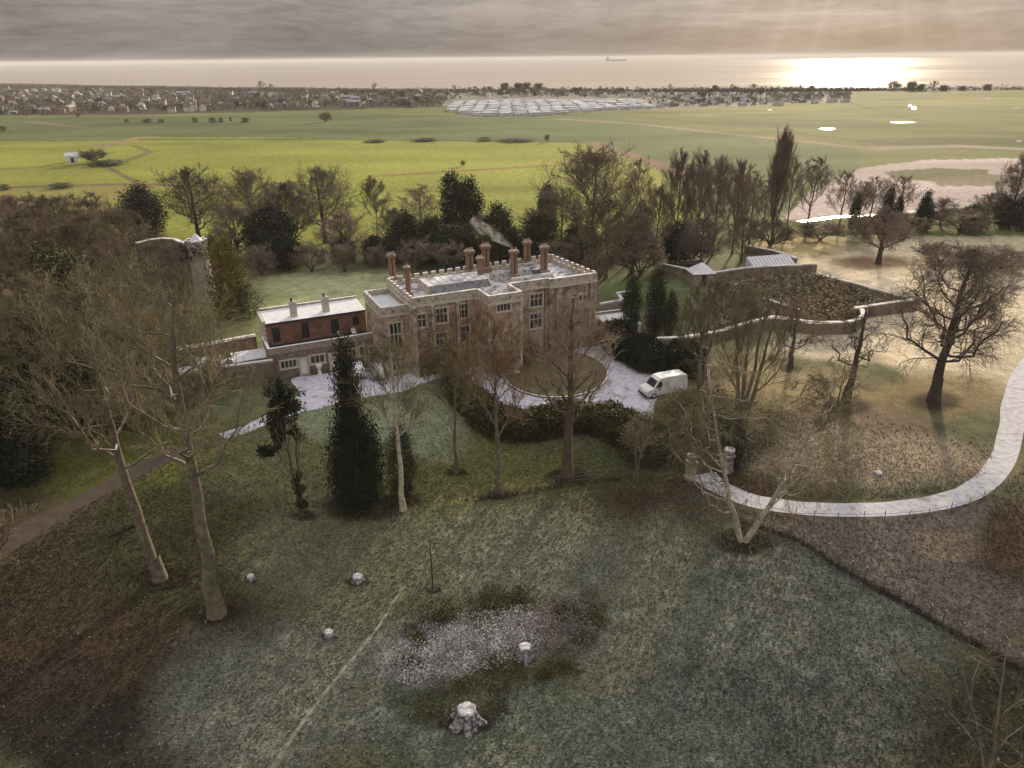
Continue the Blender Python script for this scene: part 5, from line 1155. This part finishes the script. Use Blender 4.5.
# ------------------------------------------------------------------ belt of trees behind the manor
BT = 'belt of bare trees beyond the manor'
for a in [
 (200, 243, 163, 82, 'oak', 'wide-spreading dark oak above the ruined tower'), (258, 246, 163, 66, 'lime', 'dense brown tree right of the wide-spreading oak'),
 (292, 250, 178, 66, 'purple', 'dense purplish tree above the frosted lawn'), (326, 243, 163, 78, 'oak', 'broad domed bare tree right of the purplish one above the frosted lawn'),
 (240, 262, 200, 56, 'purple', 'low purplish bare tree behind the ruined tower'), (344, 262, 208, 56, 'purple', 'lower purplish bare tree under the broad domed tree'),
 (378, 240, 173, 36, 'birch', 'slender bare birch left of the twin black cypresses'), (420, 240, 182, 50, 'slim', 'thin bare tree between the birch and the twin black cypresses'),
 (590, 268, 138, 100, 'lime', 'tallest rounded bare tree directly beyond the right end of the manor'), (560, 260, 186, 60, 'woods', 'lower bare tree left of the tallest rounded tree'),
 (606, 278, 192, 70, 'woods', 'grey bare tree crowding the back corner of the manor'), (634, 258, 152, 38, 'slim', 'slim open bare tree right of the tallest rounded one'),
 (632, 272, 210, 66, 'purple', 'low purplish tree beyond the right lawn'), (674, 256, 145, 40, 'purple', 'left one of the tall purplish trees in the tight clump beyond the walled garden'),
 (694, 260, 143, 40, 'purple', 'second from the left of the tall purplish clump beyond the walled garden'), (712, 256, 148, 40, 'lime', 'middle brown tree of the tall clump beyond the walled garden'),
 (732, 254, 155, 38, 'purple', 'right one of the tall purplish trees beyond the walled garden'), (748, 248, 165, 34, 'slim', 'slim tree at the right edge of the tall clump beside the poplar'),
 (654, 262, 178, 40, 'lime', 'shorter brown tree at the left edge of the tall purplish clump'), (700, 268, 215, 60, 'purple', 'low purplish thicket tree behind the summer house lawn'),
 (741, 262, 212, 46, 'lime', 'small brown bare tree on the lawn behind the greenhouse'), (771, 244, 125, 19, 'poplar', 'tall narrow poplar rising above all its neighbours beyond the walled garden'),
 (786, 238, 152, 26, 'slim', 'slim bare tree immediately right of the poplar'), (806, 235, 152, 36, 'slim', 'open bare tree, second to the right of the poplar'), (762, 240, 176, 34, 'slim', 'small slim tree left of the poplar foot'),
 (838, 231, 166, 32, 'slim', 'bare tree right of the frozen river bend with a thin trunk'), (857, 229, 178, 30, 'slim', 'low bare tree in the row before the bright river, left of the ivy trunks'),
 (868, 227, 172, 34, 'slim', 'bare tree in the middle of the row before the bright river'), (895, 226, 172, 36, 'slim', 'bare tree at the right end of the row before the bright river'),
 (1008, 228, 150, 44, 'oak', 'dark crooked tree at the far right edge above the pasture'), (985, 226, 190, 40, 'lime', 'brown bushy tree next to the dark crooked one at the right edge'), (940, 226, 196, 36, 'lime', 'small brown tree in the hedge below the flooded field'),
 (530, 252, 205, 30, 'slim', 'small bare tree left of the tallest rounded tree beyond the manor'), (480, 246, 212, 26, 'slim', 'thin bare tree right below the twin black cypresses'),
 (395, 250, 205, 40, 'purple', 'low brown bare tree behind the left manor chimneys'),
]: bare_tree(*a, group=BT)
EV = 'evergreens in the belt beyond the manor'
for a in [
 (454, 235, 173, 24, 'column', leaf_dark, 'left one of the twin near-black cypresses standing against the bright field', 'cypress'), (470, 240, 179, 26, 'column', leaf_dark, 'right one of the twin near-black cypresses standing against the bright field', 'cypress'),
 (277, 264, 206, 48, 'round', leaf_dark, 'large dark holly in front of the purplish trees above the frosted lawn', 'holly_tree'), (290, 270, 236, 30, 'round', leaf_dark, 'small dark rounded evergreen at the edge of the frosted lawn', 'holly_tree'),
 (498, 250, 205, 28, 'round', leaf_dark, 'dark round evergreen right of the twin black cypresses', 'evergreen_tree'), (546, 238, 184, 18, 'column', leaf_dark, 'narrow dark evergreen left of the tallest rounded tree', 'evergreen_tree'),
 (148, 238, 186, 36, 'round', leaf_dark, 'dark evergreen clump against the pale field left of the wide oak', 'holly_tree'), (408, 262, 212, 44, 'cone', leaf_mid, 'broad mid-green conifer behind the left chimneys', 'evergreen_tree'),
 (434, 258, 216, 40, 'cone', leaf_mid, 'grey-green conifer right of the broad mid-green one', 'evergreen_tree'), (455, 262, 226, 36, 'round', leaf_mid, 'loose grey-green evergreen below the twin cypresses', 'evergreen_tree'),
 (512, 262, 228, 30, 'cone', leaf_mid, 'small olive conifer right of the chimney smoke', 'evergreen_tree'), (490, 262, 226, 22, 'round', leaf_olive, 'small olive evergreen behind the chimney smoke', 'evergreen_tree'),
 (470, 262, 238, 24, 'round', leaf_dark, 'low black bush left of the chimney smoke', 'evergreen_tree'), (376, 262, 236, 26, 'round', leaf_dark, 'clipped dark yew on the lawn just left of the manor chimneys', 'clipped_yew'),
 (345, 262, 236, 22, 'round', leaf_dark, 'clipped dark yew on the lawn, further left of the two clipped ones', 'clipped_yew'), (676, 262, 222, 28, 'round', leaf_dark, 'dark evergreen under the tall purplish clump', 'evergreen_tree'),
 (640, 236, 200, 14, 'column', leaf_dark, 'small dark ivy-covered snag below the slim open tree', 'ivy_tree'), (884, 228, 186, 10, 'column', leaf_dark, 'ivy-covered trunk in the row before the bright river', 'ivy_tree'),
 (852, 230, 192, 9, 'column', leaf_dark, 'smaller ivy-covered trunk at the left of the river row', 'ivy_tree'), (921, 230, 192, 18, 'cone', leaf_dark, 'dark pointed evergreen right of the river row', 'evergreen_tree'),
 (970, 228, 205, 24, 'round', leaf_dark, 'dark rounded evergreen in the hedge at the top of the pasture', 'evergreen_tree'), (1000, 228, 196, 18, 'column', leaf_dark, 'dark ivy mass below the crooked tree at the right edge', 'ivy_tree'), (1022, 230, 196, 30, 'round', leaf_dark, 'black evergreen cut by the right edge of the picture', 'evergreen_tree'), (895, 228, 196, 9, 'column', leaf_dark, 'thin ivy-covered trunk at the right end of the river row', 'ivy_tree'),
 (540, 258, 214, 36, 'round', leaf_mid, 'dull green bushy evergreen left below the tallest rounded tree', 'evergreen_tree'), (580, 262, 226, 40, 'round', leaf_mid, 'dull green evergreen under the tallest rounded tree', 'evergreen_tree'),
]: evergreen(*a[:7], name=a[7], n=300, size=.36, per=34, group=EV)
for a in [(262, 276, 250, 34, 'pinkshrub', 'pinkish leafless ornamental tree left of the dark holly'), (312, 272, 246, 44, 'pinkshrub', 'flat-topped pinkish leafless tree on the edge of the frosted lawn'), (345, 272, 248, 34, 'pinkshrub', 'pinkish leafless bush below the further clipped yew'),
 (378, 268, 248, 26, 'pinkshrub', 'pinkish leafless bush below the clipped yew by the chimneys'), (420, 268, 244, 50, 'pinkshrub', 'wide pinkish thicket just behind the manor roof'), (450, 268, 246, 40, 'pinkshrub', 'pinkish brown thicket behind the middle chimneys'), (225, 262, 236, 44, 'shrub', 'brown leafless thicket below the wide-spreading oak'),
 (560, 272, 244, 50, 'shrub', 'brown thicket behind the right parapet of the manor'), (600, 278, 252, 44, 'shrub', 'brown thicket on the lawn behind the manor corner'), (640, 276, 240, 60, 'shrub', 'brown thicket beyond the right lawn'), (690, 262, 236, 60, 'shrub', 'low brown thicket under the tall purplish clump'),
 (770, 246, 222, 60, 'shrub', 'low brown thicket at the foot of the poplar'), (820, 240, 224, 60, 'shrub', 'low brown scrub at the top of the frosted pasture'), (960, 232, 212, 70, 'shrub', 'brown hedge scrub at the top right of the pasture'), (905, 234, 216, 50, 'shrub', 'brown scrub below the river row'), (865, 236, 218, 50, 'shrub', 'brown scrub right of the poplar row'), (1000, 268, 250, 80, 'pinkshrub', 'reddish low scrub beyond the big dark oak'), (940, 262, 246, 60, 'shrub', 'dark low scrub left of the reddish scrub in the pasture')]:
    bare_tree(*a, group='leafless thickets beyond the manor', name='leafless_thicket', cat='thicket')

# ------------------------------------------------------------------ wood on the left
LW = 'trees of the wood on the left'
for a in [
 (-30, 262, 196, 90, 'deep', 'brown bare tree at the far back left corner of the wood'), (25, 262, 192, 80, 'purple', 'purplish bare tree at the back of the left wood below the field'), (62, 268, 188, 84, 'deep', 'domed brown tree at the back of the left wood'),
 (104, 272, 190, 80, 'deep', 'purple-brown tree at the back right of the left wood'), (136, 290, 205, 70, 'deep', 'brown bare tree left of the ruined wall'),
 (0, 330, 205, 110, 'deep', 'broad brown tree cut by the left edge above the green clump'), (50, 335, 205, 100, 'deep', 'broad dark tree in the middle of the left wood'), (98, 330, 210, 96, 'deep', 'brown tree in the middle right of the left wood'),
 (146, 345, 246, 70, 'woods', 'olive-grey tree in front of the curved ruined wall'), (186, 352, 285, 56, 'woods', 'olive-grey tree before the round ruined tower'),
 (-10, 430, 275, 120, 'deep', 'olive bare tree on the left edge above the muddy track'), (60, 425, 262, 120, 'woods', 'olive bare tree in front of the left wood'), (115, 400, 262, 110, 'woods', 'olive bare tree left of the brick garden wall'),
 (40, 400, 245, 100, 'deep', 'olive-brown tree behind the front row of the left wood'), (160, 400, 300, 60, 'woods', 'smaller olive bare tree nearest the brick garden wall'),
 (-30, 500, 330, 110, 'woods', 'bare tree half out of the picture at the left edge by the track'),
]: bare_tree(*a, group=LW)
for a in [(70, 345, 252, 74, 'round', leaf_olive, 'yellow-green evergreen in the heart of the left wood'), (25, 365, 270, 70, 'round', leaf_mid, 'dull green evergreen left of the yellow-green one'), (-5, 425, 318, 90, 'round', leaf_dark, 'large black evergreen at the left edge'), (58, 430, 350, 60, 'round', leaf_dark, 'dark evergreen at the front of the left wood'),
 (110, 345, 275, 46, 'round', leaf_mid, 'grey-green evergreen in the middle of the left wood'), (30, 340, 300, 44, 'cone', leaf_mid, 'dark conifer deep in the left wood'), (128, 320, 268, 30, 'round', leaf_dark, 'dark holly behind the olive trees of the left wood'), (95, 425, 355, 60, 'round', leaf_dark, 'broad dark evergreen beneath the olive crowns left of the near trees'), (20, 480, 400, 60, 'round', leaf_dark, 'low dark evergreen above the muddy track at the left edge'), (150, 380, 318, 44, 'round', leaf_mid, 'dark green holly between the two near tall trees and the ruined wall')]:
    evergreen(*a[:7], name='evergreen_tree', n=420, size=.32, per=34, group=LW)
for a in [(20, 470, 415, 90, 'shrub', 'low bare thicket at the left edge beside the track'), (-20, 610, 500, 110, 'shrub', 'frosty bare thicket cut by the left edge of the picture'), (130, 430, 385, 60, 'shrub', 'low thicket between the left wood and the brick garden wall'), (215, 395, 362, 40, 'shrub', 'low reddish brown thicket at the foot of the brick garden wall'), (185, 410, 375, 50, 'shrub', 'brown thicket at the end of the brick garden wall'), (80, 300, 232, 90, 'shrub', 'brown thicket inside the back of the left wood')]:
    bare_tree(*a, group='bare thickets', name='leafless_thicket', cat='thicket')

# ------------------------------------------------------------------ the far fields, town and shore
FB = 'bushes scattered in the far fields'
for px, py, w, h in [(127, 122.5, 4, 3.5), (148, 122.5, 9, 4), (161, 122.5, 6, 3.5), (195, 122.5, 6, 5), (213, 122.5, 8, 5), (221, 122.5, 5, 5), (231, 121, 3, 4), (245, 122.5, 9, 5), (3, 131, 6, 5), (78, 117, 4, 4)]:
    bush(px, py, py - h, w, leaf_dark, 'small dark bush at photo column %d in the green field below the town' % px, 'field_bush', n=60, size=.8, group=FB, per=14)
for px, py, w, h, lb in [(326, 122, 15, 9, 'bare grey thicket standing alone in the green field below the town'), (95, 163, 34, 12, 'bare thicket beside the white barn in the bright field'), (547, 142, 6, 7, 'small bare bush at the end of the far hedge line'), (463, 166, 6, 5, 'tiny bush on the hedge line above the twin cypresses'), (893, 80 + 10, 16, 8, 'bare trees on the shore right of the bright water')]:
    bare_tree(px, py, py - h, w, 'shrub', lb, 'thickets in the far fields', 'leafless_thicket', 'thicket')
for px, py, w, h, lb in [(108, 165, 34, 5, 'dark low scrub right of the white barn in the bright field'), (60, 188, 22, 5, 'dark scrub on the near edge of the bright field at the left'), (4, 190, 12, 6, 'dark scrub at the left edge below the bright field'), (140, 205, 30, 14, 'dark sloping thicket leading down to the wood from the bright field'), (375, 142, 22, 2.4, 'dark hedge stretch on the far field boundary'), (425, 141, 24, 3, 'middle dark hedge stretch on the far field boundary'), (485, 141, 14, 4, 'dark rounded hedge clump on the far field boundary'), (515, 141, 36, 2.6, 'long low hedge stretch on the far field boundary')]:
    bush(px, py, py - h, w, leaf_dark, lb, 'field_scrub', n=110, size=.5, per=14, group='scrub in the far fields')
# white barn
x, y = G(73, 162); r = empty('barn', (x, y, 0), .5); tag(r, 'small white farm barn alone in the bright yellow-green field', 'barn')
m = MB(); m.box(-2.2, 2.2, -1.5, 1.5, 0, 2.4); m.build('wall', white_paint, r)
m = MB(); m.add([(-2.4, -1.7, 2.35), (2.4, -1.7, 2.35), (2.4, 1.7, 2.35), (-2.4, 1.7, 2.35), (-2.4, 0, 3.6), (2.4, 0, 3.6)], [(0, 1, 5, 4), (2, 3, 4, 5), (1, 2, 5), (3, 0, 4), (3, 2, 1, 0)]); m.build('roof', snowm, r)
m = MB(); m.box(-.6, .6, -1.55, -1.51, 0, 1.8); m.build('door', wood_dark, r)
# houses
roof_brown = material('tiled_roof_brown', (.17, .13, .115), (.11, .085, .075), .3); roof_grey = material('frosted_roof_grey', (.40, .39, .41), (.25, .24, .25), .3)
w_white = material('white_render', (.66, .63, .58), (.52, .49, .45), .2); w_brick = material('town_brick', (.30, .23, .19), (.22, .165, .14), .3)
def house_mesh(w, d, h, rh, wm, rm, hip=False, chim=True):
    m = MB(); wn = [(-w / 2 + w * (i + .5) / 3 - .5 + w / 2, -w / 2 + w * (i + .5) / 3 + .5 + w / 2, z, z + 1.2) for i in range(3) for z in ((.9, 3.4) if h > 4 else (.9,))]
    m.panel((-w / 2, -d / 2), (w / 2, -d / 2), 0, h, wn, .15, 0); m.panel((w / 2, -d / 2), (w / 2, d / 2), 0, h, [(1.5, 2.5, .9, 2.0)], .15, 0); m.panel((w / 2, d / 2), (-w / 2, d / 2), 0, h, wn, .15, 0); m.panel((-w / 2, d / 2), (-w / 2, -d / 2), 0, h, (), .15, 0)
    m.box(-w / 2 + .2, w / 2 - .2, -d / 2 + .16, d / 2 - .16, 0, h - .01, 2)
    e = .4; k = w / 2 + e - (d / 2 if hip else 0)
    m.add([(-w / 2 - e, -d / 2 - e, h - .1), (w / 2 + e, -d / 2 - e, h - .1), (w / 2 + e, d / 2 + e, h - .1), (-w / 2 - e, d / 2 + e, h - .1), (-k, 0, h + rh), (k, 0, h + rh)], [(0, 1, 5, 4), (2, 3, 4, 5), (3, 2, 1, 0)], 1)
    m.add([(w / 2 + e, -d / 2 - e, h - .1), (w / 2 + e, d / 2 + e, h - .1), (k, 0, h + rh)], [(0, 1, 2)], 1 if hip else 0); m.add([(-w / 2 - e, d / 2 + e, h - .1), (-w / 2 - e, -d / 2 - e, h - .1), (-k, 0, h + rh)], [(0, 1, 2)], 1 if hip else 0)
    if chim: m.box(w * .25, w * .25 + .7, -.35, .35, h + rh * .5, h + rh + .9, 3)
    return raw_mesh('house', m.v, m.f, [wm, rm, glass, w_brick], m.m)
HM = [(house_mesh(10, 7, 5, 2.6, w_white, roof_brown), 'white rendered two-storey house with a brown roof in the distant seaside town'), (house_mesh(9, 7.5, 2.7, 2.6, w_white, roof_grey, True), 'white bungalow with a frosted grey hipped roof in the distant seaside town'),
      (house_mesh(11, 7, 5, 2.8, w_brick, roof_brown), 'brick house with a brown roof in the distant seaside town'), (house_mesh(16, 7, 5, 2.4, w_brick, roof_grey), 'long brick terrace house with a frosted roof in the distant seaside town'), (house_mesh(8, 7, 2.6, 2.4, w_brick, roof_grey, False), 'small brick bungalow with a frosted roof in the distant seaside town')]
placed = []
def town_spots(xr, yf, n, mind):
    k = 0; out = []
    while len(out) < n and k < n * 60:
        k += 1; px = random.uniform(*xr); lo, hi = yf(px); py = hi - (hi - lo) * random.random() ** .8; x, y = G(px, py)
        if all((x - a) ** 2 + (y - b) ** 2 > mind ** 2 for a, b in placed): placed.append((x, y)); out.append((x, y))
    return out
def yband(px): return np.interp(px, [0, 150, 300, 450, 520], [89, 92, 94, 94, 94]), np.interp(px, [0, 30, 100, 200, 260, 330, 420, 520], [116, 117, 113.5, 112, 110.5, 109, 107.5, 106])
def put_houses(spots, wts):
    for x, y in spots:
        me, lb = random.choices(HM, wts)[0]
        o = bpy.data.objects.new('house', me); COL.objects.link(o); o.location = (x, y, 0); o.rotation_euler = (0, 0, random.choice((0, 1.57, 3.14)) + random.gauss(.25, .25))
        s = random.uniform(.8, 1.1) * .66; o.scale = (s, s, s)
        tag(o, lb, 'house', 'distant town: ' + lb.split(' in the')[0] + 's')
put_houses(town_spots((-40, 445), yband, 200, 9.5), [3, 2, 4, 1, 3])
put_houses(town_spots((650, 848), lambda p: (96, np.interp(p, [650, 720, 790, 845], [108, 107, 105, 102])), 64, 9.5), [4, 8, 1, 0, 1])
put_houses(town_spots((430, 680), lambda p: (93.5, 98), 34, 10), [4, 6, 1, 0, 1])
# caravans
cw = material('caravan_cream', (.72, .71, .70), (.58, .57, .56), .2); cr = material('frosted_caravan_roof', (.70, .70, .76), (.50, .50, .55), .15)
def caravan_mesh():
    m = MB(); L_, W_ = 5.2, 1.6; wn = [(1.0 + i * 1.9, 2.1 + i * 1.9, 1.3, 2.1) for i in range(5)]
    m.panel((-L_, -W_), (L_, -W_), .3, 2.5, wn, .08, 0); m.panel((L_, -W_), (L_, W_), .3, 2.5, [(.6, 2.6, 1.3, 2.1)], .08, 0); m.panel((L_, W_), (-L_, W_), .3, 2.5, wn, .08, 0); m.panel((-L_, W_), (-L_, -W_), .3, 2.5, [(.6, 2.6, 1.3, 2.1)], .08, 0)
    m.box(-L_ + .1, L_ - .1, -W_ + .1, W_ - .1, .05, 2.49, 2)
    m.add([(-L_ - .1, -W_ - .1, 2.5), (L_ + .1, -W_ - .1, 2.5), (L_ + .1, W_ + .1, 2.5), (-L_ - .1, W_ + .1, 2.5), (-L_ - .1, 0, 2.95), (L_ + .1, 0, 2.95)], [(0, 1, 5, 4), (2, 3, 4, 5), (1, 2, 5), (3, 0, 4), (3, 2, 1, 0)], 1)
    return raw_mesh('caravan', m.v, m.f, [cw, cr, glass], m.m)
CM = caravan_mesh(); PC = [(440, 110), (470, 115.5), (500, 116.5), (545, 115.5), (600, 111), (655, 108), (645, 102.5), (600, 99.5), (540, 99), (480, 101), (450, 104)]
gpc = [G(*p) for p in PC]; x0, y0 = min(p[0] for p in gpc), min(p[1] for p in gpc); x1, y1 = max(p[0] for p in gpc), max(p[1] for p in gpc); cnt = 0
ty = y0
while ty < y1 and cnt < 298:
    tx = x0
    while tx < x1 and cnt < 298:
        if inpoly(np.array([tx]), np.array([ty]), gpc)[0] and random.random() < .86:
            o = bpy.data.objects.new('caravan', CM); COL.objects.link(o); o.location = (tx + random.gauss(0, 1.0), ty + random.gauss(0, .9), 0); o.rotation_euler = (0, 0, .12 + random.choice((0, 0, .5, -.4, 3.14)) + random.gauss(0, .12)); o.scale = (random.uniform(.6, .85),) * 3
            tag(o, 'white static caravan with a frosted roof in the rows of the distant caravan park', 'caravan', 'caravans in the distant park'); cnt += 1
        tx += 10.0
    ty += 6.4
# town trees
(V0, F0), (V1, F1), _t = bare(H=8, W=9, tr=.25, h0=.2, n=(10, 6, 4, 0), twig=.12)
tt0 = raw_mesh('trunk', V0, F0, [bark_brown]); tc0 = raw_mesh('crown', V1, F1, [tw_brown])
V, F = leaves(np.stack([rng.normal(0, 1.9, 90), rng.normal(0, 1.9, 90), rng.uniform(.5, 5.5, 90)], 1), 1.1, 9, .6); te0 = raw_mesh('tree', V, F, [leaf_mid])
def far_tree(x, y, s, lb, ev=False, grp='small trees among the town houses'):
    r = empty('town_tree', (x, y, 0), random.uniform(0, 6)); r.scale = (s, s, s * random.uniform(.8, 1.1)); tag(r, lb, 'tree', grp)
    if ev: link('crown', te0, r)
    else: link('trunk', tt0, r); link('crown', tc0, r)
placed2 = []
for k in range(290):
    px = random.uniform(-40, 840); lo, hi = (yband(px) if px < 440 else (90.5, np.interp(px, [440, 470, 640, 650, 740, 840], [107, 98.5, 98.5, 107, 106, 101])))
    py = lo - 1.5 + (hi - lo) * random.random() ; x, y = G(px, py); ev = random.random() < .3
    far_tree(x, y, random.uniform(.4, .9), ('small dark evergreen among the distant town houses' if ev else 'small bare brown tree among the distant town houses'), ev)
pxs = rng.uniform(-60, 850, 5200); lo_ = np.where(pxs < 440, yband(pxs)[0] - 3, 90.5); hi_ = np.where(pxs < 440, yband(pxs)[1] - .6, np.interp(pxs, [440, 470, 640, 655, 740, 850], [106, 97.5, 97.5, 107, 106, 100]))
kp = (pxs < 440) | (rng.random(len(pxs)) < .5); pxs, lo_, hi_ = pxs[kp], lo_[kp], hi_[kp]
pys = lo_ + (hi_ - lo_) * rng.random(len(pxs)) ** 1.1; tt = np.array([G(a, b) for a, b in zip(pxs, pys)]); V, F = leaves(np.column_stack([tt, rng.uniform(.3, 3.4, len(tt))]), 1.7, 7, .9)
tag(link('town_thickets', raw_mesh('town_thickets', V, F, [material('town_garden_scrub', (.115, .085, .06), (.05, .042, .028), .08, .95)])), 'brown garden scrub and hedges filling the gaps between the distant town houses', 'scrub', kind='stuff')
SL = 'trees on the shore skyline'
for px, py, s, lb, ev in [(262, 90, 1.5, 'taller bare tree on the shore skyline above the left part of town', 0), (271, 90.5, 1.3, 'second taller bare tree on the shore skyline left of centre', 0), (375, 90.5, 1.1, 'rounded tree on the skyline above the middle of town', 0),
   (505, 91.5, 1.4, 'wide flat pine on the skyline, left of the group of four', 1), (518, 91, 1.4, 'second pine of the skyline group of four', 1), (526, 91, 1.4, 'third pine of the skyline group of four', 1), (538, 91, 1.4, 'right pine of the skyline group of four', 1),
   (752, 90, 1.0, 'small tree on the shore below the bright water', 0), (911, 91, 1.4, 'left dark tree of the clump on the shore right of the bright water', 1), (920, 91, 1.2, 'middle dark tree of the clump on the shore right of the bright water', 1), (933, 91, 1.4, 'bare right tree of the clump on the shore', 0), (943, 91, 1.0, 'low tree right of the shore clump', 1), (962, 90.5, .9, 'small tree on the shore near the right edge', 1), (987, 90, 1.0, 'small rounded tree on the shore at the right', 1)]:
    x, y = G(px, py); far_tree(x, y, s, lb, bool(ev), SL)
strip_growth('shore_scrub', [(-60, 87), (150, 89), (300, 91.5), (450, 92.5), (620, 92), (700, 91.5), (760, 91.5), (830, 91), (900, 90.5), (1060, 89.5)], [14, 16, 14, 12, 10, 10], 2600, material('shore_scrub_leaves', (.060, .052, .036), (.03, .026, .02), .2, .95), 'dark low scrub lining the shore behind the town', 2.4, 1.6, 7, jit=1.2)
# ship on the horizon
v = f_ + r_ * (601 - 512) / FPX; d = 7600 / v[1] if v[1] else 1
x, y = v[0] * d, 7600.0
r = empty('cargo_ship', (x, y, -.6), .1); tag(r, 'tiny dark ship on the sea horizon', 'ship')
m = MB(); m.add([(-95, -12, 0), (90, -12, 0), (105, 0, 0), (90, 12, 0), (-95, 12, 0), (-98, -13, 14), (95, -13, 14), (115, 0, 16), (95, 13, 14), (-98, 13, 14)], [(0, 1, 6, 5), (1, 2, 7, 6), (2, 3, 8, 7), (3, 4, 9, 8), (4, 0, 5, 9), (5, 6, 7, 8, 9)]); m.build('hull', metal_dark, r)
m = MB(); m.box(-88, -64, -10, 10, 14.01, 34); m.box(-82, -76, -3, 3, 34, 42); m.build('superstructure', metal_dark, r)

# ------------------------------------------------------------------ tufts of frosted grass near the camera
n = 95000; A = rng.uniform(RD(-46), RD(46), n); R = np.sqrt(rng.uniform(20 ** 2, 82 ** 2, n)) * rng.uniform(.5, 1, n) ** .3
x, y = np.sin(A) * R, np.cos(A) * R; z_ = zone(x, y); ok = (PJ(x, y)[1] > 395) & (PJ(x, y)[0] > -160) & (PJ(x, y)[0] < 1190)
NO = [[(467, 514), (451, 530), (426, 560), (401, 592), (379.5, 627), (347, 668), (312.5, 712), (274, 770), (269, 770), (307.5, 712), (343, 668), (376.5, 627), (399, 592), (424, 562), (449, 532), (465, 514)], [(660, 400), (690, 462), (712, 478), (750, 494), (800, 500), (850, 500), (900, 498), (950, 490), (985, 474), (998, 440), (1006, 380), (1040, 340), (1040, 400), (1030, 460), (1000, 492), (950, 510), (900, 518), (800, 518), (740, 508), (690, 480)], [(440, 350), (700, 350), (670, 430), (440, 400)], [(200, 370), (450, 370), (400, 395), (345, 403), (300, 408), (210, 440), (150, 470), (60, 520), (0, 560), (0, 520), (100, 478), (200, 440)]]
px__, py__ = PJ(x, y)
for P in NO: ok &= ~inpoly(px__, py__, P)
x, y, z_ = x[ok], y[ok], z_[ok]; n = len(x)
w = rng.uniform(.03, .08, (n, 3)); hh_ = rng.uniform(.04, .16, (n, 3)); a = rng.uniform(0, 2 * pi, (n, 3)); ox = rng.normal(0, .05, (n, 3)); oy = rng.normal(0, .05, (n, 3)); ln = rng.normal(0, .06, (n, 3, 2))
bx, by = x[:, None] + ox, y[:, None] + oy
V = np.stack([np.stack([bx - np.cos(a) * w, by - np.sin(a) * w, np.zeros_like(bx)], -1), np.stack([bx + np.cos(a) * w, by + np.sin(a) * w, np.zeros_like(bx)], -1), np.stack([bx + ln[..., 0], by + ln[..., 1], hh_], -1)], 2).reshape(-1, 3)
F = np.arange(len(V)).reshape(-1, 3); gme = raw_mesh('grass', V, F)
ca = gme.color_attributes.new('zone', 'FLOAT_COLOR', 'POINT')
cc = z_.copy(); br = rng.uniform(.6, 1.5, n)[:, None]; frs = (rng.random(n) < z_[:, 3] * .75)[:, None]
cc[:, :3] = np.where(frs, np.array([.17, .19, .18]) * rng.uniform(.5, 1, n)[:, None] + z_[:, :3] * .7, z_[:, :3] * br); cc[:, 3] = 0
ca.data.foreach_set('color', np.repeat(np.clip(cc, 0, 1), 9, 0).astype(np.float32).ravel())
gm2 = bpy.data.materials.new('grass_blades'); gm2.use_nodes = True; b = gm2.node_tree.nodes['Principled BSDF']; at = gm2.node_tree.nodes.new('ShaderNodeAttribute'); at.attribute_name = 'zone'
gm2.node_tree.links.new(at.outputs['Color'], b.inputs['Base Color']); b.inputs['Roughness'].default_value = .9; gme.materials.append(gm2)
tag(link('grass', gme), 'rough frosted grass tufts on the near lawn', 'grass', kind='stuff')

# ------------------------------------------------------------------ thin sea haze in a closed box round everything
hz = MB(); hz.box(-19000, 19000, -900, 19000, -8.0, 48.0)
hzo = hz.build('haze', volume_mat('thin_haze', (.88, .86, .86), 0.00011, .0), None); tag(hzo, 'thin warm winter haze over the fields and the sea', 'haze', kind='stuff')
